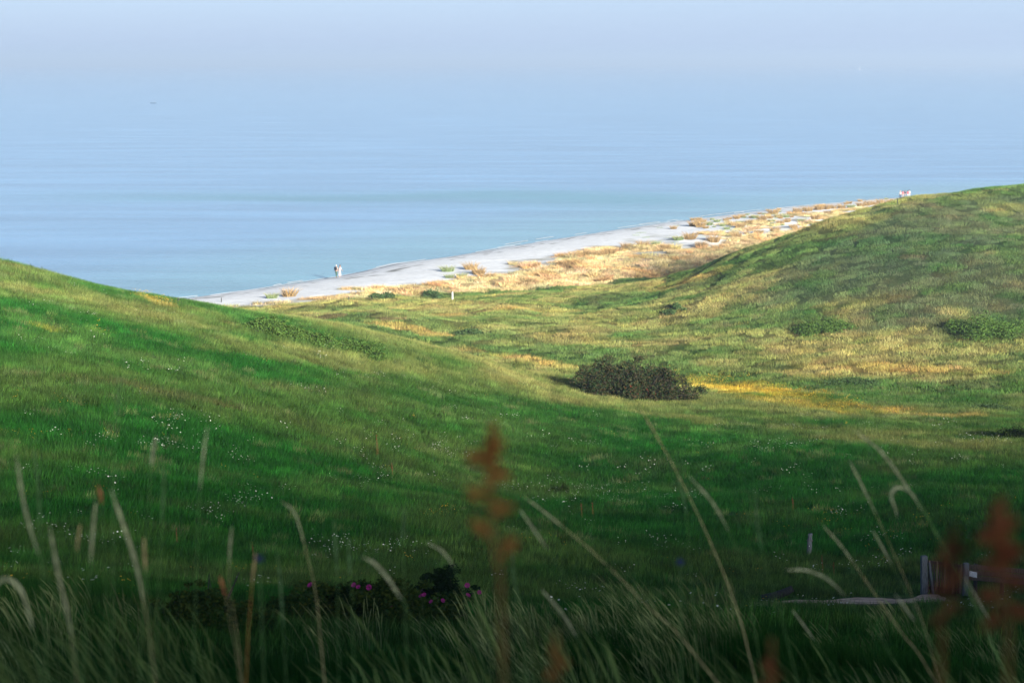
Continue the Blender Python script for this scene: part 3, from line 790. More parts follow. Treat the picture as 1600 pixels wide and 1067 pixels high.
for i, (u, v, w_, gr) in enumerate(sorted(spots)):
    p = at(u, v); Wm = w_ * p[1] / FPX
    if u < 500: lab, grp = "marram tussock from the brow end, where the beach narrows", "tussocks at the near end of the beach"
    elif u < 800: lab, grp = "tawny tussock along the dune edge between the couple and the white post", "tussocks at the dune edge by the couple"
    elif u < 1040: lab, grp = "rusty tussock along the dune edge beyond the white post", "tussocks at the dune edge along the middle beach"
    elif gr: lab, grp = "green-grey tussock on the patchy sand, counting toward the far hill", "green tussocks on the patchy sand"
    elif u < 1200: lab, grp = "round orange tussock on the patchy sand, counting toward the far hill", "orange tussocks on the patchy sand"
    else: lab, grp = "tawny tussock on the far sand, counting toward the walking group", "tussocks on the far sand"
    n = max(1, int(round(Wm / 2.3)))
    s = max(0.62, min(1.25, Wm / n / 2.0))
    for k in range(n):
        ox = (k - (n - 1) / 2) * Wm / n
        c_ = COUNT.get(grp, 0); COUNT[grp] = c_ + 1
        lab2 = lab.split(" ")[0] and (ORD[min(c_, 19)] + " " + lab)
        tussock(p[0] + ox, p[1] + random.uniform(-.4, .4), i + k, gr, s * random.uniform(0.9, 1.1), lab2, grp)
xs = 34 + 60 * rng.random(420); ys = 285 + 150 * rng.random(420)
sv = shore_dist(xs, ys); sa, du = zones(xs, ys); k = 0
for x, y, s_, a_ in zip(xs, ys, sv, sa):
    if 8 < s_ < 44 and a_ > 0.5 and k < 70 and height(x, y)[0] < 3.6:
        k += 1
        gr = random.random() < 0.45
        tussock(x, y, k, gr, random.uniform(0.4, 0.75), "small green-grey marram tuft scattered on the sand below the far hill" if gr else "small tawny marram tuft scattered on the sand below the far hill",
                "small green tufts on the sand" if gr else "small tawny tufts on the sand")
# taller tufts inside the dune grass: clumps nobody could count
def dune_col(x, y):
    n = smooth(0.4, 0.6, fbm(x / 4, y / 4, 430, 3))[:, None]
    return np.array((0.47, 0.30, 0.13)) * n + np.array((0.50, 0.40, 0.21)) * (1 - n)
DM = leaf_material("dune_tuft_blades", inst=True, vary=0.45, trans=0.3)
dt = variant_collection("dune_tuft", [blade_mesh("dune_tuft", DM, n=150, R=0.6, hmin=0.3, hmax=0.95, w=0.045, lean=0.9, seed=840 + i, fan=True, arch=0.2) for i in range(5)])
x, y = in_view(15000, 225, 430, half=0.28)
cover("dune_tufts", dt, 5, x, y, 0.6, 1.25, keep=lambda x, y, s, d: (d > 0.4) & (s < 0.35) & (fbm(x / 3.0, y / 3.0, 431, 3) > 0.52), colfun=dune_col)
# thin tips along the edges of the hills, and sparse green on the sand
x, y = in_view(2600, 250, 430, half=0.28)
cover_pts = (zones(x, y)[0] > 0.5) & (shore_dist(x, y) > 12) & (x > 18) & (fbm(x / 3, y / 3, 440, 3) > 0.5)
x, y = x[cover_pts], y[cover_pts]; n = len(x)
scatter("sparse_sand_grass", turf, 6, np.stack([x, y, height(x, y) - 0.01], 1), slope_rot(x, y, rng.random(n) * 6.28), 1.2 + rng.random(n), np.tile(np.array((0.22, 0.28, 0.16)), (n, 1)))

# ---------------------------------------------------------------- foam lines on the shore
FOAM, nd, ln = mat_new("sea_foam"); nd["Principled BSDF"].inputs["Base Color"].default_value = (0.40, 0.43, 0.46, 1); nd["Principled BSDF"].inputs["Roughness"].default_value = 0.8
def shore_strip(name, s0, u0, u1, width, z, mat, kind, seed, thr):
    """ribbon of broken foam that follows the water line"""
    a = np.array([at_z(*p) for p in [(265, 470), (400, 453), (528, 433), (620, 413), (700, 402), (850, 377), (1000, 354), (1180, 331), (1300, 319), (1425, 309)]])
    L = np.concatenate([[0], np.cumsum(np.hypot(*np.diff(a, axis=0).T))]); t = np.arange(0, L[-1], 0.5)
    px = np.interp(t, L, a[:, 0]); py = np.interp(t, L, a[:, 1])
    tx = np.gradient(px); ty = np.gradient(py); q = np.hypot(tx, ty); nx_, ny_ = ty / q, -tx / q
    off = s0 + (fbm(t / 14, t * 0, seed, 3) - 0.5) * 1.6
    wd = width * smooth(thr, thr + 0.12, fbm(t / 9 + 3, t * 0, seed + 3, 3)) * (0.6 + 0.8 * vnoise(t * 1.3, t * 0, seed + 5))
    wd = wd * smooth(u0, u0 + 6, t) * (1 - smooth(u1 - 6, u1, t))
    V = []; F = []
    for k in range(len(t)):
        for e in (0, 0.5, 1):
            d = off[k] + (e - 0.5) * wd[k]; x = px[k] + nx_[k] * d; y = py[k] + ny_[k] * d
            V.append((x, y, max(z, float(0)) + (0.05 if e == 0.5 else 0.0)))
    for k in range(len(t) - 1):
        if wd[k] > 0.05 and wd[k + 1] > 0.05:
            for e in (0, 1): F += [3 * k + e, 3 * k + e + 1, 3 * k + 4 + e, 3 * k + 3 + e]
    V = np.array(V)
    land_z = height(V[:, 0], V[:, 1]); V[:, 2] = np.maximum(V[:, 2], land_z + 0.02)
    me = mesh_np(name, V, F, np.full(len(F) // 4, 4), True); me.materials.append(mat)
    tag(link(bpy.data.objects.new(name, me)), kind=kind)
shore_strip("shore_foam", -0.2, 0, 300, 0.5, 0.03, FOAM, "stuff", 71, 0.46)
shore_strip("shore_foam", -2.6, 90, 300, 0.5, 0.03, FOAM, "stuff", 75, 0.47)
shore_strip("shore_foam", -1.3, 0, 300, 0.3, 0.03, FOAM, "stuff", 79, 0.5)

# ---------------------------------------------------------------- footpath below the viewer
DIRT = bark_material("trodden_dirt", (0.44, 0.28, 0.19), 2.5)
ys_ = []
L = np.concatenate([[0], np.cumsum(np.hypot(*np.diff(PATH_PTS, axis=0).T))]); t = np.arange(0, L[-1], 0.35)
px = np.interp(t, L, PATH_PTS[:, 0]); py = np.interp(t, L, PATH_PTS[:, 1]); V = []; F = []
NW = 6
for k in range(len(t)):
    wl_ = 1.5 + 0.35 * (float(vnoise(t[k] / 1.5, 0.0, 81)) - 0.5) * 2; wr_ = 1.5 + 0.35 * (float(vnoise(t[k] / 1.5, 5.0, 82)) - 0.5) * 2
    for j in range(NW + 1):
        d = -wl_ + (wl_ + wr_) * j / NW; V.append((px[k], py[k] + d, 0))
for k in range(len(t) - 1):
    for j in range(NW): F += [k * (NW + 1) + j, (k + 1) * (NW + 1) + j, (k + 1) * (NW + 1) + j + 1, k * (NW + 1) + j + 1]
V = np.array(V, float)
edge = np.tile(np.array([0.0] + [1.0] * (NW - 1) + [0.0]), len(t))
V[:, 2] = height(V[:, 0], V[:, 1]) - 0.02 + 0.07 * edge + 0.03 * (fbm(V[:, 0] * 2, V[:, 1] * 2, 83, 2) - 0.5) * edge
me = mesh_np("footpath", V, F, np.full(len(F) // 4, 4), True); me.materials.append(DIRT)
tag(link(bpy.data.objects.new("footpath", me)), kind="structure")

# ---------------------------------------------------------------- wooden posts, gate, sign
def box(bm_, c, d, rz=0.0, tilt=(0, 0), bev=0.012):
    cx, cy_, cz = c; hx_, hy_, hz_ = d[0] / 2, d[1] / 2, d[2] / 2
    V = []
    for sz in (-1, 1):
        ins = bev if sz else 0
        for sx_, sy_ in ((-1, -1), (1, -1), (1, 1), (-1, 1)):
            V.append(Vector((sx_ * hx_, sy_ * hy_, sz * (hz_ - bev))))
    for sz in (-1, 1):
        for sx_, sy_ in ((-1, -1), (1, -1), (1, 1), (-1, 1)):
            V.append(Vector((sx_ * (hx_ - bev), sy_ * (hy_ - bev), sz * hz_)))
    R = Euler((tilt[0], tilt[1], rz)).to_matrix()
    b = len(bm_[0])
    bm_[0].extend([tuple(R @ v + Vector(c)) for v in V])
    q = [(0, 1, 5, 4), (1, 2, 6, 5), (2, 3, 7, 6), (3, 0, 4, 7), (8, 11, 10, 9), (12, 13, 14, 15)]
    q += [(8 + i, 8 + (i + 1) % 4, (i + 1) % 4, i) for i in range(4)] + [(4 + i, 4 + (i + 1) % 4, 12 + (i + 1) % 4, 12 + i) for i in range(4)]
    bm_[1].extend([tuple(b + k for k in f) for f in q])
def boxmesh(name, mat, *boxes):
    b = ([], []); 
    for bb in boxes: box(b, *bb[0], **bb[1]) if isinstance(bb[0], tuple) and isinstance(bb[-1], dict) else box(b, *bb)
    me = bpy.data.meshes.new(name); me.from_pydata(b[0], [], b[1]); me.materials.append(mat); me.update(); return me

def round_post(name, r, h, mat, seed, lean=(0, 0)):
    g = np.random.default_rng(seed); k = 12; V = []; F = []; C = []
    zs = [-0.3, 0, h * 0.3, h * 0.6, h * 0.78, h * 0.8, h * 0.97, h]
    for zi, z in enumerate(zs):
        rr = r * (1.06 - 0.1 * z / h) * (0.86 if zi in (5,) else 1.0) * (0.85 if zi == len(zs) - 1 else 1)
        for j in range(k):
            t = 6.2832 * j / k; q = rr * (1 + 0.12 * (g.random() - 0.5)); V.append((q * math.cos(t) + lean[0] * z, q * math.sin(t) + lean[1] * z, z + (0.02 * math.cos(t) if zi == len(zs) - 1 else 0)))
    for zi in range(len(zs) - 1):
        for j in range(k): F += [zi * k + j, zi * k + (j + 1) % k, (zi + 1) * k + (j + 1) % k, (zi + 1) * k + j]; C.append(4)
    F += [(len(zs) - 1) * k + j for j in range(k)]; C.append(k)
    me = mesh_np(name, V, F, C, False); me.materials.append(mat); return me

def post(u, v, h_px, label, mat, r=0.06, group=None, band=False, seed=1, lean=(0, 0)):
    p = at(u, v); h = h_px * p[1] / FPX
    e = link(bpy.data.objects.new("fence_post", None)); e.location = p; tag(e, label, "post", group)
    child("post_shaft", round_post("post_shaft", r, h, mat, seed, lean), e)
    return e, h
e, h = post(1264, 868, 36, "grey weathered wooden post standing alone on the dark slope above the path", GREYWOOD, r=0.095, lean=(0.03, 0), seed=3)
WIRE, nd, ln = mat_new("rusty_wire"); nd["Principled BSDF"].inputs["Base Color"].default_value = (0.10, 0.07, 0.06, 1); nd["Principled BSDF"].inputs["Metallic"].default_value = 0.6; nd["Principled BSDF"].inputs["Roughness"].default_value = 0.6
ring = [[(0.115 * math.cos(t) + 0.03 * h * 0.7, 0.115 * math.sin(t), h * 0.70 + 0.01 * math.sin(3 * t), 0.008) for t in np.linspace(0, 6.2832, 14)]]
child("wire_loop", tubes("wire_loop", WIRE, ring, 5), e)
staple = boxmesh("staple", FOAM, ((0.03 * h * 0.5 - 0.02, -0.10, h * 0.47), (0.03, 0.02, 0.05)))
child("staple", staple, e)
WHITEP = bark_material("bleached_post_wood", (0.45, 0.45, 0.44), 30)
post(707, 469, 13, "short white marker post at the edge of the valley grass and the dunes", WHITEP, r=0.10, seed=4)
for u, v, h_, lab in ((279, 474, 8, "thin dark post at the foot of the beach beside the green brow"), (346, 472, 7, "small dark post on the sand where the beach begins"), (545, 471, 8, "thin faint post in the grass below the beach, short of the dark shrub"), (1402, 319, 9, "small dark post on the hill crest below the walking group")):
    post(u, v, h_, lab, DARKWOOD, r=0.055, seed=int(u))

# picket gate, its fence panel and the notice
A = at(1443, 928); B = at(1507, 930)
gw = float(np.hypot(B[0] - A[0], B[1] - A[1]))
def frame_at(name, a, b, label, cat):
    e = link(bpy.data.objects.new(name, None)); e.location = a
    e.rotation_euler = (0, 0, math.atan2(b[1] - a[1], b[0] - a[0])); tag(e, label, cat); return e
gate = frame_at("picket_gate", A, B, "dark picket gate of thin upright slats hung between two grey posts above the path", "gate")
def zrel(x):      # ground under a point x metres along the gate
    f = x / gw; return float(height(A[0] + (B[0] - A[0]) * f, A[1] + (B[1] - A[1]) * f)[0]) - A[2]
child("gate_post", boxmesh("gate_post", GREYWOOD, ((0, 0, 0.52), (0.20, 0.16, 1.66), 0.0, (0, -0.03))), gate)
child("gate_post", boxmesh("gate_post", GREYWOOD, ((gw + 0.02, 0, zrel(gw) + 0.42), (0.17, 0.15, 1.46))), gate)
cap = boxmesh("brace", GREYWOOD, ((0.22, -0.14, 0.48), (0.07, 0.07, 1.35), 0.0, (0, -0.16))); child("brace", cap, gate)
zt0, zt1 = 1.20, zrel(gw) + 1.08
for f in (0.93, 0.16):
    za, zb = zt0 * f + 0.02, zt1 * f + 0.02 + zrel(gw) * (1 - f)
    L_ = math.hypot(gw - 0.2, zb - za)
    child("rail", boxmesh("rail", DARKWOOD, ((gw / 2, 0.05, (za + zb) / 2), (L_, 0.045, 0.10), 0.0, (0, -math.atan2(zb - za, gw - 0.2)))), gate)
npk = 13
for i in range(npk):
    x = 0.17 + (gw - 0.32) * i / (npk - 1); f = x / gw; top = zt0 + (zt1 - zt0) * f + random.uniform(-.02, .03); bot = zrel(x) * 1.0 + 0.06
    pk = child("picket", boxmesh("picket", DARKWOOD if i % 3 else BROWNWOOD, ((x, 0.0, (top + bot) / 2), (0.055, 0.025, top - bot), 0.0, (0, random.uniform(-.02, .02)))), gate)
# boarded fence that carries on to the right of the gate
C_ = at(1512, 930); D_ = at(1660, 944)
fence = frame_at("board_fence", C_, D_, "brown-grey board fence running on from the gate behind the red dock plants", "fence")
fw = float(np.hypot(D_[0] - C_[0], D_[1] - C_[1]))
zr = lambda x: float(height(C_[0] + (D_[0] - C_[0]) * x / fw, C_[1] + (D_[1] - C_[1]) * x / fw)[0]) - C_[2]
for k in range(4):
    x = fw * (k + 0.25) / 3.5
    child("post", boxmesh("post", DARKWOOD, ((x, 0.05, zr(x) + 0.42), (0.11, 0.10, 1.42))), fence)
for k, zz in enumerate((1.02, 0.83, 0.64)):
    za, zb = zz, zz + zr(fw); L_ = math.hypot(fw, zb - za)
    child("board", boxmesh("board", BROWNWOOD, ((fw / 2, -0.02, (za + zb) / 2), (L_, 0.03, 0.165), 0.0, (0, -math.atan2(zb - za, fw)))), fence)
SIGNM, nd, ln = mat_new("white_sign_paint"); bb = nd["Principled BSDF"]; bb.inputs["Roughness"].default_value = 0.5
tc = N(nd, "ShaderNodeTexCoord"); nz_ = N(nd, "ShaderNodeTexNoise"); nz_.inputs["Scale"].default_value = 30; mp_ = N(nd, "ShaderNodeMapping"); mp_.inputs["Scale"].default_value = (1, 1, 2.2)
rr_ = N(nd, "ShaderNodeValToRGB"); rr_.color_ramp.elements[0].color = (0.45, 0.46, 0.48, 1); rr_.color_ramp.elements[0].position = 0.38; rr_.color_ramp.elements[1].color = (0.85, 0.86, 0.88, 1); rr_.color_ramp.elements[1].position = 0.5
ln.new(tc.outputs["Object"], mp_.inputs[0]); ln.new(mp_.outputs[0], nz_.inputs["Vector"]); ln.new(nz_.outputs[0], rr_.inputs[0]); ln.new(rr_.outputs[0], bb.inputs["Base Color"])
ang = fence.rotation_euler[2]
S0 = C_ + np.array((0.18 * math.cos(ang), 0.18 * math.sin(ang) - 0.06, 0.80))
sg = link(bpy.data.objects.new("notice_sign", None)); sg.location = S0; sg.rotation_euler = (0, 0, ang)
tag(sg, "small white notice fixed to the brown boards just right of the picket gate", "sign")
child("sign_plate", boxmesh("sign_plate", SIGNM, ((0, -0.01, 0), (0.30, 0.015, 0.19), 0.0, (0, 0), 0.004)), sg)
child("screw", boxmesh("screw", WIRE, ((-0.13, -0.02, 0.075), (0.014, 0.01, 0.014), 0, (0, 0), 0.002)), sg); child("screw", boxmesh("screw", WIRE, ((0.13, -0.02, 0.075), (0.014, 0.01, 0.014), 0, (0, 0), 0.002)), sg)
# a short fallen pole beside the path
p = at(1207, 940)
lg = link(bpy.data.objects.new("fallen_log", tubes("fallen_log", DARKWOOD, [[(-0.35, 0, 0.10, 0.12), (0, 0.02, 0.16, 0.13), (0.4, 0.03, 0.30, 0.12), (0.62, 0.04, 0.42, 0.10)]], 10)))
lg.location = p; tag(lg, "short dark log lying at the near end of the dirt path", "log")

# ---------------------------------------------------------------- boats far out
PAINTW, nd, ln = mat_new("white_boat_paint"); nd["Principled BSDF"].inputs["Base Color"].default_value = (0.8, 0.8, 0.8, 1); nd["Principled BSDF"].inputs["Roughness"].default_value = 0.35
PAINTD, nd, ln = mat_new("dark_boat_paint"); nd["Principled BSDF"].inputs["Base Color"].default_value = (0.04, 0.07, 0.11, 1); nd["Principled BSDF"].inputs["Roughness"].default_value = 0.4
SAILM, nd, ln = mat_new("sail_cloth"); nd["Principled BSDF"].inputs["Base Color"].default_value = (0.34, 0.37, 0.42, 1); nd["Principled BSDF"].inputs["Roughness"].default_value = 0.8
def hull_mesh(name, L, W_, H_, mat):
    V = []; F = []; secs = 9
    for i in range(secs):
        f = i / (secs - 1); x = (f - 0.5) * L; w = W_ / 2 * (1 - max(0, (f - 0.45) / 0.55) ** 2.2) * (0.85 + 0.15 * min(1, f * 3)); sh = H_ * (1 + 0.25 * f * f)
        for (a, z) in ((-1, sh), (-0.85, sh * 0.45), (-0.35, -0.15 * H_), (0.35, -0.15 * H_), (0.85, sh * 0.45), (1, sh)): V.append((x, a * max(w, 0.02), z))
    for i in range(secs - 1):
        for j in range(5): F.append((i * 6 + j, (i + 1) * 6 + j, (i + 1) * 6 + j + 1, i * 6 + j + 1))
        F.append((i * 6 + 5, (i + 1) * 6 + 5, (i + 1) * 6, i * 6))
    F.append(tuple(range(6))); F.append(tuple((secs - 1) * 6 + j for j in range(6))[::-1])
    me = bpy.data.meshes.new(name); me.from_pydata(V, [], F); me.materials.append(mat); me.update(); return me
x, y = at_z(1343.5, 110)
sb = link(bpy.data.objects.new("sailing_boat", None)); sb.location = (x, y, 0); sb.rotation_euler = (0, 0, 1.2); tag(sb, "tall white sailing boat far out near the hazy horizon", "sailing boat")
child("hull", hull_mesh("hull", 13, 3.8, 1.3, PAINTW), sb)
child("mast", tubes("mast", PAINTW, [[(1, 0, 1, 0.14), (1, 0, 22, 0.07)]], 6), sb); child("boom", tubes("boom", PAINTW, [[(1, 0, 2.4, 0.1), (-5, 0.8, 2.3, 0.08)]], 6), sb)
def sail(name, a, b, c, belly):
    V = []; F = []; n = 8
    for i in range(n + 1):
        for j in range(n + 1 - i):
            u_, v_ = i / n, j / n; w_ = 1 - u_ - v_
            p = Vector(a) * w_ + Vector(b) * u_ + Vector(c) * v_; p.y += belly * 27 * u_ * v_ * w_ * 0.5 + belly * 2 * v_ * w_; V.append(tuple(p))
    idx = {}; k = 0
    for i in range(n + 1):
        for j in range(n + 1 - i): idx[(i, j)] = k; k += 1
    for i in range(n):
        for j in range(n - i):
            F.append((idx[i, j], idx[i + 1, j], idx[i, j + 1]))
            if i + j < n - 1: F.append((idx[i + 1, j], idx[i + 1, j + 1], idx[i, j + 1]))
    me = bpy.data.meshes.new(name); me.from_pydata(V, [], F); me.materials.append(SAILM); me.update(); return me
child("main_sail", sail("main_sail", (0.9, 0, 2.5), (0.9, 0, 21.6), (-5, 0.8, 2.5), 0.8), sb); child("fore_sail", sail("fore_sail", (6.2, 0, 1.8), (1.1, 0, 20), (0.8, 0.3, 2.4), 0.8), sb)
x, y = at_z(240, 162)
mb = link(bpy.data.objects.new("small_boat", None)); mb.location = (x, y, 0); mb.rotation_euler = (0, 0, 0.15); tag(mb, "small dark open boat alone on the pale open sea", "boat")
child("hull", hull_mesh("hull", 4.6, 1.7, 0.6, PAINTD), mb)
child("engine", boxmesh("engine", PAINTD, ((-2.45, 0, 0.6), (0.3, 0.35, 0.8))), mb)
child("console", boxmesh("console", PAINTD, ((0.9, 0, 0.9), (0.5, 0.6, 0.9))), mb)

# ---------------------------------------------------------------- people on the beach
def cloth_material(name, col, rough=0.85):
    m, nd, ln = mat_new(name); b = nd["Principled BSDF"]; b.inputs["Roughness"].default_value = rough; b.inputs["Specular IOR Level"].default_value = 0.15
    tc = N(nd, "ShaderNodeTexCoord"); n1 = N(nd, "ShaderNodeTexNoise"); n1.inputs["Scale"].default_value = 12
    r = N(nd, "ShaderNodeValToRGB"); r.color_ramp.elements[0].color = (*[c * 0.8 for c in col], 1); r.color_ramp.elements[1].color = (*[min(0.9, c * 1.12) for c in col], 1)
    ln.new(tc.outputs["Object"], n1.inputs["Vector"]); ln.new(n1.outputs[0], r.inputs[0]); ln.new(r.outputs[0], b.inputs["Base Color"]); return m
SKIN = cloth_material("skin", (0.28, 0.16, 0.115), 0.6)
CL = {k: cloth_material(k + "_cloth", v) for k, v in {"white": (0.27, 0.28, 0.29), "cream": (0.24, 0.20, 0.17), "black": (0.012, 0.014, 0.022), "navy": (0.03, 0.05, 0.09), "green": (0.04, 0.08, 0.06), "pink": (0.32, 0.08, 0.09), "red": (0.33, 0.06, 0.08), "grey": (0.13, 0.14, 0.17)}.items()}
HAIR = {"grey": cloth_material("grey_hair", (0.30, 0.29, 0.28)), "brown": cloth_material("brown_hair", (0.09, 0.05, 0.035)), "dark": cloth_material("dark_hair", (0.02, 0.018, 0.02)), "fair": cloth_material("fair_hair", (0.45, 0.33, 0.18))}

def skin_mesh(name, verts, edges, radii, mat, sub=1):
    me = bpy.data.meshes.new(name); me.from_pydata(verts, edges, [])
    o = bpy.data.objects.new(name, me); scene.collection.objects.link(o)
    sk = o.modifiers.new("skin", 'SKIN'); sk.use_smooth_shade = True
    for i, r in enumerate(radii):
        d = me.skin_vertices[0].data[i]; d.radius = r if isinstance(r, tuple) else (r, r); d.use_root = (i == 0)
    if sub: o.modifiers.new("sub", 'SUBSURF').levels = sub; o.modifiers[-1].render_levels = sub
    dg = bpy.context.evaluated_depsgraph_get(); ev = o.evaluated_get(dg)
    m2 = bpy.data.meshes.new_from_object(ev); m2.name = name; m2.materials.clear(); m2.materials.append(mat)
    bpy.data.objects.remove(o); bpy.data.meshes.remove(me)
    return m2

def person(u, v, label, top, bottom, hair, h=1.72, face=0.0, stride=0.18, arms=((-0.05, 0.1), (0.05, 0.1)), dress=False, long_hair=False, bag=None, cap=None, lean=0.05, pos=None):
    """figure walking along its own +y; face turns it. arms: swing forward of the left and right hand"""
    p = at(u, v) if pos is None else pos
    e = link(bpy.data.objects.new("person", None)); e.location = (p[0], p[1], p[2]); e.rotation_euler = (0, 0, face); tag(e, label, "person")
    s = h / 1.75
    J = {"pel": (0, 0, 0.96), "wai": (0, 0.01, 1.12), "che": (0, lean * 0.6, 1.32), "nek": (0, lean, 1.49), "hd0": (0, lean + 0.02, 1.57), "hd1": (0, lean + 0.03, 1.66), "hd2": (0, lean + 0.02, 1.72),
         "lh": (-0.09, 0, 0.90), "lk": (-0.095, stride * 0.6 + 0.03, 0.49), "la": (-0.10, stride * 0.9, 0.09), "lt": (-0.105, stride * 0.9 + 0.16, 0.03),
         "rh": (0.09, 0, 0.90), "rk": (0.095, -stride * 0.35 + 0.02, 0.49), "ra": (0.10, -stride * 1.1, 0.10), "rt": (0.105, -stride * 1.1 + 0.15, 0.03)}
    for sd_, k, (fw_, out_) in ((-1, "L", arms[0]), (1, "R", arms[1])):
        J[k + "s"] = (sd_ * 0.17, lean, 1.42); J[k + "e"] = (sd_ * (0.22 + out_ * 0.6), lean + fw_ * 0.4 - 0.03, 1.15); J[k + "w"] = (sd_ * (0.24 + out_), lean + fw_, 0.91 + abs(fw_) * 0.35); J[k + "h"] = (sd_ * (0.24 + out_), lean + fw_ * 1.15 + 0.01, 0.83 + abs(fw_) * 0.4)
    names = list(J); idx = {n: i for i, n in enumerate(names)}
    R = {"pel": (.15, .11), "wai": (.13, .10), "che": (.16, .11), "nek": .058, "hd0": .07, "hd1": .095, "hd2": .075, "lh": .09, "lk": .062, "la": .04, "lt": .035, "rh": .09, "rk": .062, "ra": .04, "rt": .035,
         "Ls": .055, "Le": .042, "Lw": .03, "Lh": .034, "Rs": .055, "Re": .042, "Rw": .03, "Rh": .034}
    E = [("pel", "wai"), ("wai", "che"), ("che", "nek"), ("nek", "hd0"), ("hd0", "hd1"), ("hd1", "hd2"), ("pel", "lh"), ("lh", "lk"), ("lk", "la"), ("la", "lt"), ("pel", "rh"), ("rh", "rk"), ("rk", "ra"), ("ra", "rt"),
         ("che", "Ls"), ("Ls", "Le"), ("Le", "Lw"), ("Lw", "Lh"), ("che", "Rs"), ("Rs", "Re"), ("Re", "Rw"), ("Rw", "Rh")]
    sc_ = lambda r: tuple(q * s for q in r) if isinstance(r, tuple) else r * s
    child("body", skin_mesh("person_body", [tuple(c * s for c in J[n]) for n in names], [(idx[a], idx[b]) for a, b in E], [sc_(R[n]) for n in names], SKIN), e)
    def part(nm, chain, rad, mat):
        ks = []; 
        for a, b in chain:
            for q in (a, b):
                if q not in ks: ks.append(q)
        child(nm, skin_mesh("person_" + nm, [tuple(c * s for c in J[n]) for n in ks], [(ks.index(a), ks.index(b)) for a, b in chain], [sc_(rad.get(n, 0.06)) for n in ks], mat), e)
    if not dress:
        J["pel2"] = (0, 0, 1.02)
        part("trousers", [("pel2", "pel"), ("pel", "lh"), ("lh", "lk"), ("lk", "la"), ("pel", "rh"), ("rh", "rk"), ("rk", "ra")], {"pel2": (.155, .12), "pel": (.17, .13), "lh": .11, "rh": .11, "lk": .08, "rk": .08, "la": .062, "ra": .062}, bottom)
    else:
        V = []; F = []; k = 14; prof = [(1.12, .15, .12), (0.98, .19, .15), (0.75, .21, .19), (0.5, .24, .24), (0.28, .27, .28)]
        for z, a, b in prof:
            for j in range(k):
                t = 6.2832 * j / k; w = 1 + 0.07 * math.cos(5 * t) * (1.12 - z); V.append((a * w * math.cos(t) * s, b * w * math.sin(t) * s, z * s))
        for i in range(len(prof) - 1):
            for j in range(k): F.append((i * k + j, i * k + (j + 1) % k, (i + 1) * k + (j + 1) % k, (i + 1) * k + j))
        me = bpy.data.meshes.new("skirt"); me.from_pydata(V, [], F); me.materials.append(bottom); child("skirt", me, e)
    J["hem"] = (0, 0, 0.97)
    part("shirt", [("hem", "wai"), ("wai", "che"), ("che", "Ls"), ("Ls", "Le"), ("che", "Rs"), ("Rs", "Re")], {"hem": (.175, .135), "wai": (.16, .125), "che": (.185, .135), "Ls": .085, "Rs": .085, "Le": .058, "Re": .058}, top)
    # face and hair
    hc = Vector(J["hd1"]) * s
    def ball(nm, c, r, mat, k=8, cut=-2):
        V = []; F = []
        for i in range(k + 1):
            f = math.pi * i / k
            for j in range(k * 2): t = 2 * math.pi * j / (2 * k); V.append((c[0] + r[0] * math.sin(f) * math.cos(t), c[1] + r[1] * math.sin(f) * math.sin(t), max(c[2] + r[2] * math.cos(f), c[2] + cut * r[2])))
        for i in range(k):
            for j in range(2 * k): F.append((i * 2 * k + j, (i + 1) * 2 * k + j, (i + 1) * 2 * k + (j + 1) % (2 * k), i * 2 * k + (j + 1) % (2 * k)))
        me = bpy.data.meshes.new(nm); me.from_pydata(V, [], F); me.materials.append(mat); child(nm, me, e)
    ball("hair", hc + Vector((0, -0.03, 0.03)) * s, (0.108 * s, 0.115 * s, 0.115 * s), hair, cut=(-1.4 if long_hair else -0.35))
    if long_hair: ball("hair_length", hc + Vector((0, -0.075, -0.11)) * s, (0.085 * s, 0.05 * s, 0.17 * s), hair)
    if cap is not None: ball("cap", hc + Vector((0, 0.0, 0.05)) * s, (0.115 * s, 0.14 * s, 0.08 * s), cap, cut=-0.1)
    ball("nose", hc + Vector((0, 0.098, -0.02)) * s, (0.014 * s, 0.02 * s, 0.02 * s), SKIN, 4)
    for sx_ in (-1, 1):
        ball("eye", hc + Vector((sx_ * 0.033, 0.088, 0.008)) * s, (0.012 * s, 0.008 * s, 0.008 * s), CL["black"], 4)
        ball("shoe", Vector(J["lt" if sx_ < 0 else "rt"]) * s + Vector((0, -0.07 * s, 0.0)), (0.05 * s, 0.13 * s, 0.045 * s), CL["grey"] if bottom is not CL["green"] else CL["black"], 6)
    if bag is not None:
        child("backpack", boxmesh("backpack", bag, ((0, (lean - 0.23) * s, 1.28 * s), (0.32 * s, 0.20 * s, 0.46 * s), 0.0, (0.06, 0), 0.05)), e)
    return e
# the couple: seen from behind, walking away along the water
along = math.atan2(-134, 199)          # facing up the beach
person(525.5, 434, "man in light shirt with black backpack walking beside a woman in white at the water", CL["cream"], CL["green"], HAIR["grey"], h=1.80, face=along + 0.1, bag=CL["black"], arms=((0.05, 0.05), (-0.05, 0.06)))
person(530.8, 433.5, "woman in long white skirt and pale top walking beside the man with the black backpack", CL["white"], CL["white"], HAIR["brown"], h=1.72, face=along - 0.1, dress=True, arms=((-0.1, 0.04), (0.22, 0.05)), lean=0.08)
grp = [(1406.5, 312.5, "person in white top and dark trousers, first of the far group from the water side", "white", "navy", "fair", None, False),
       (1410.5, 312.5, "person in pink top and pale trousers beside the one in dark trousers", "pink", "cream", "brown", None, True),
       (1414.0, 312, "person in black top and pale trousers in the middle of the far group", "black", "grey", "dark", None, False),
       (1418.2, 311.5, "person in red top and light trousers near the end of the far group", "red", "white", "brown", None, True),
       (1421.0, 311.5, "person in white clothes and dark cap at the end of the far group", "white", "white", "dark", "navy", False)]
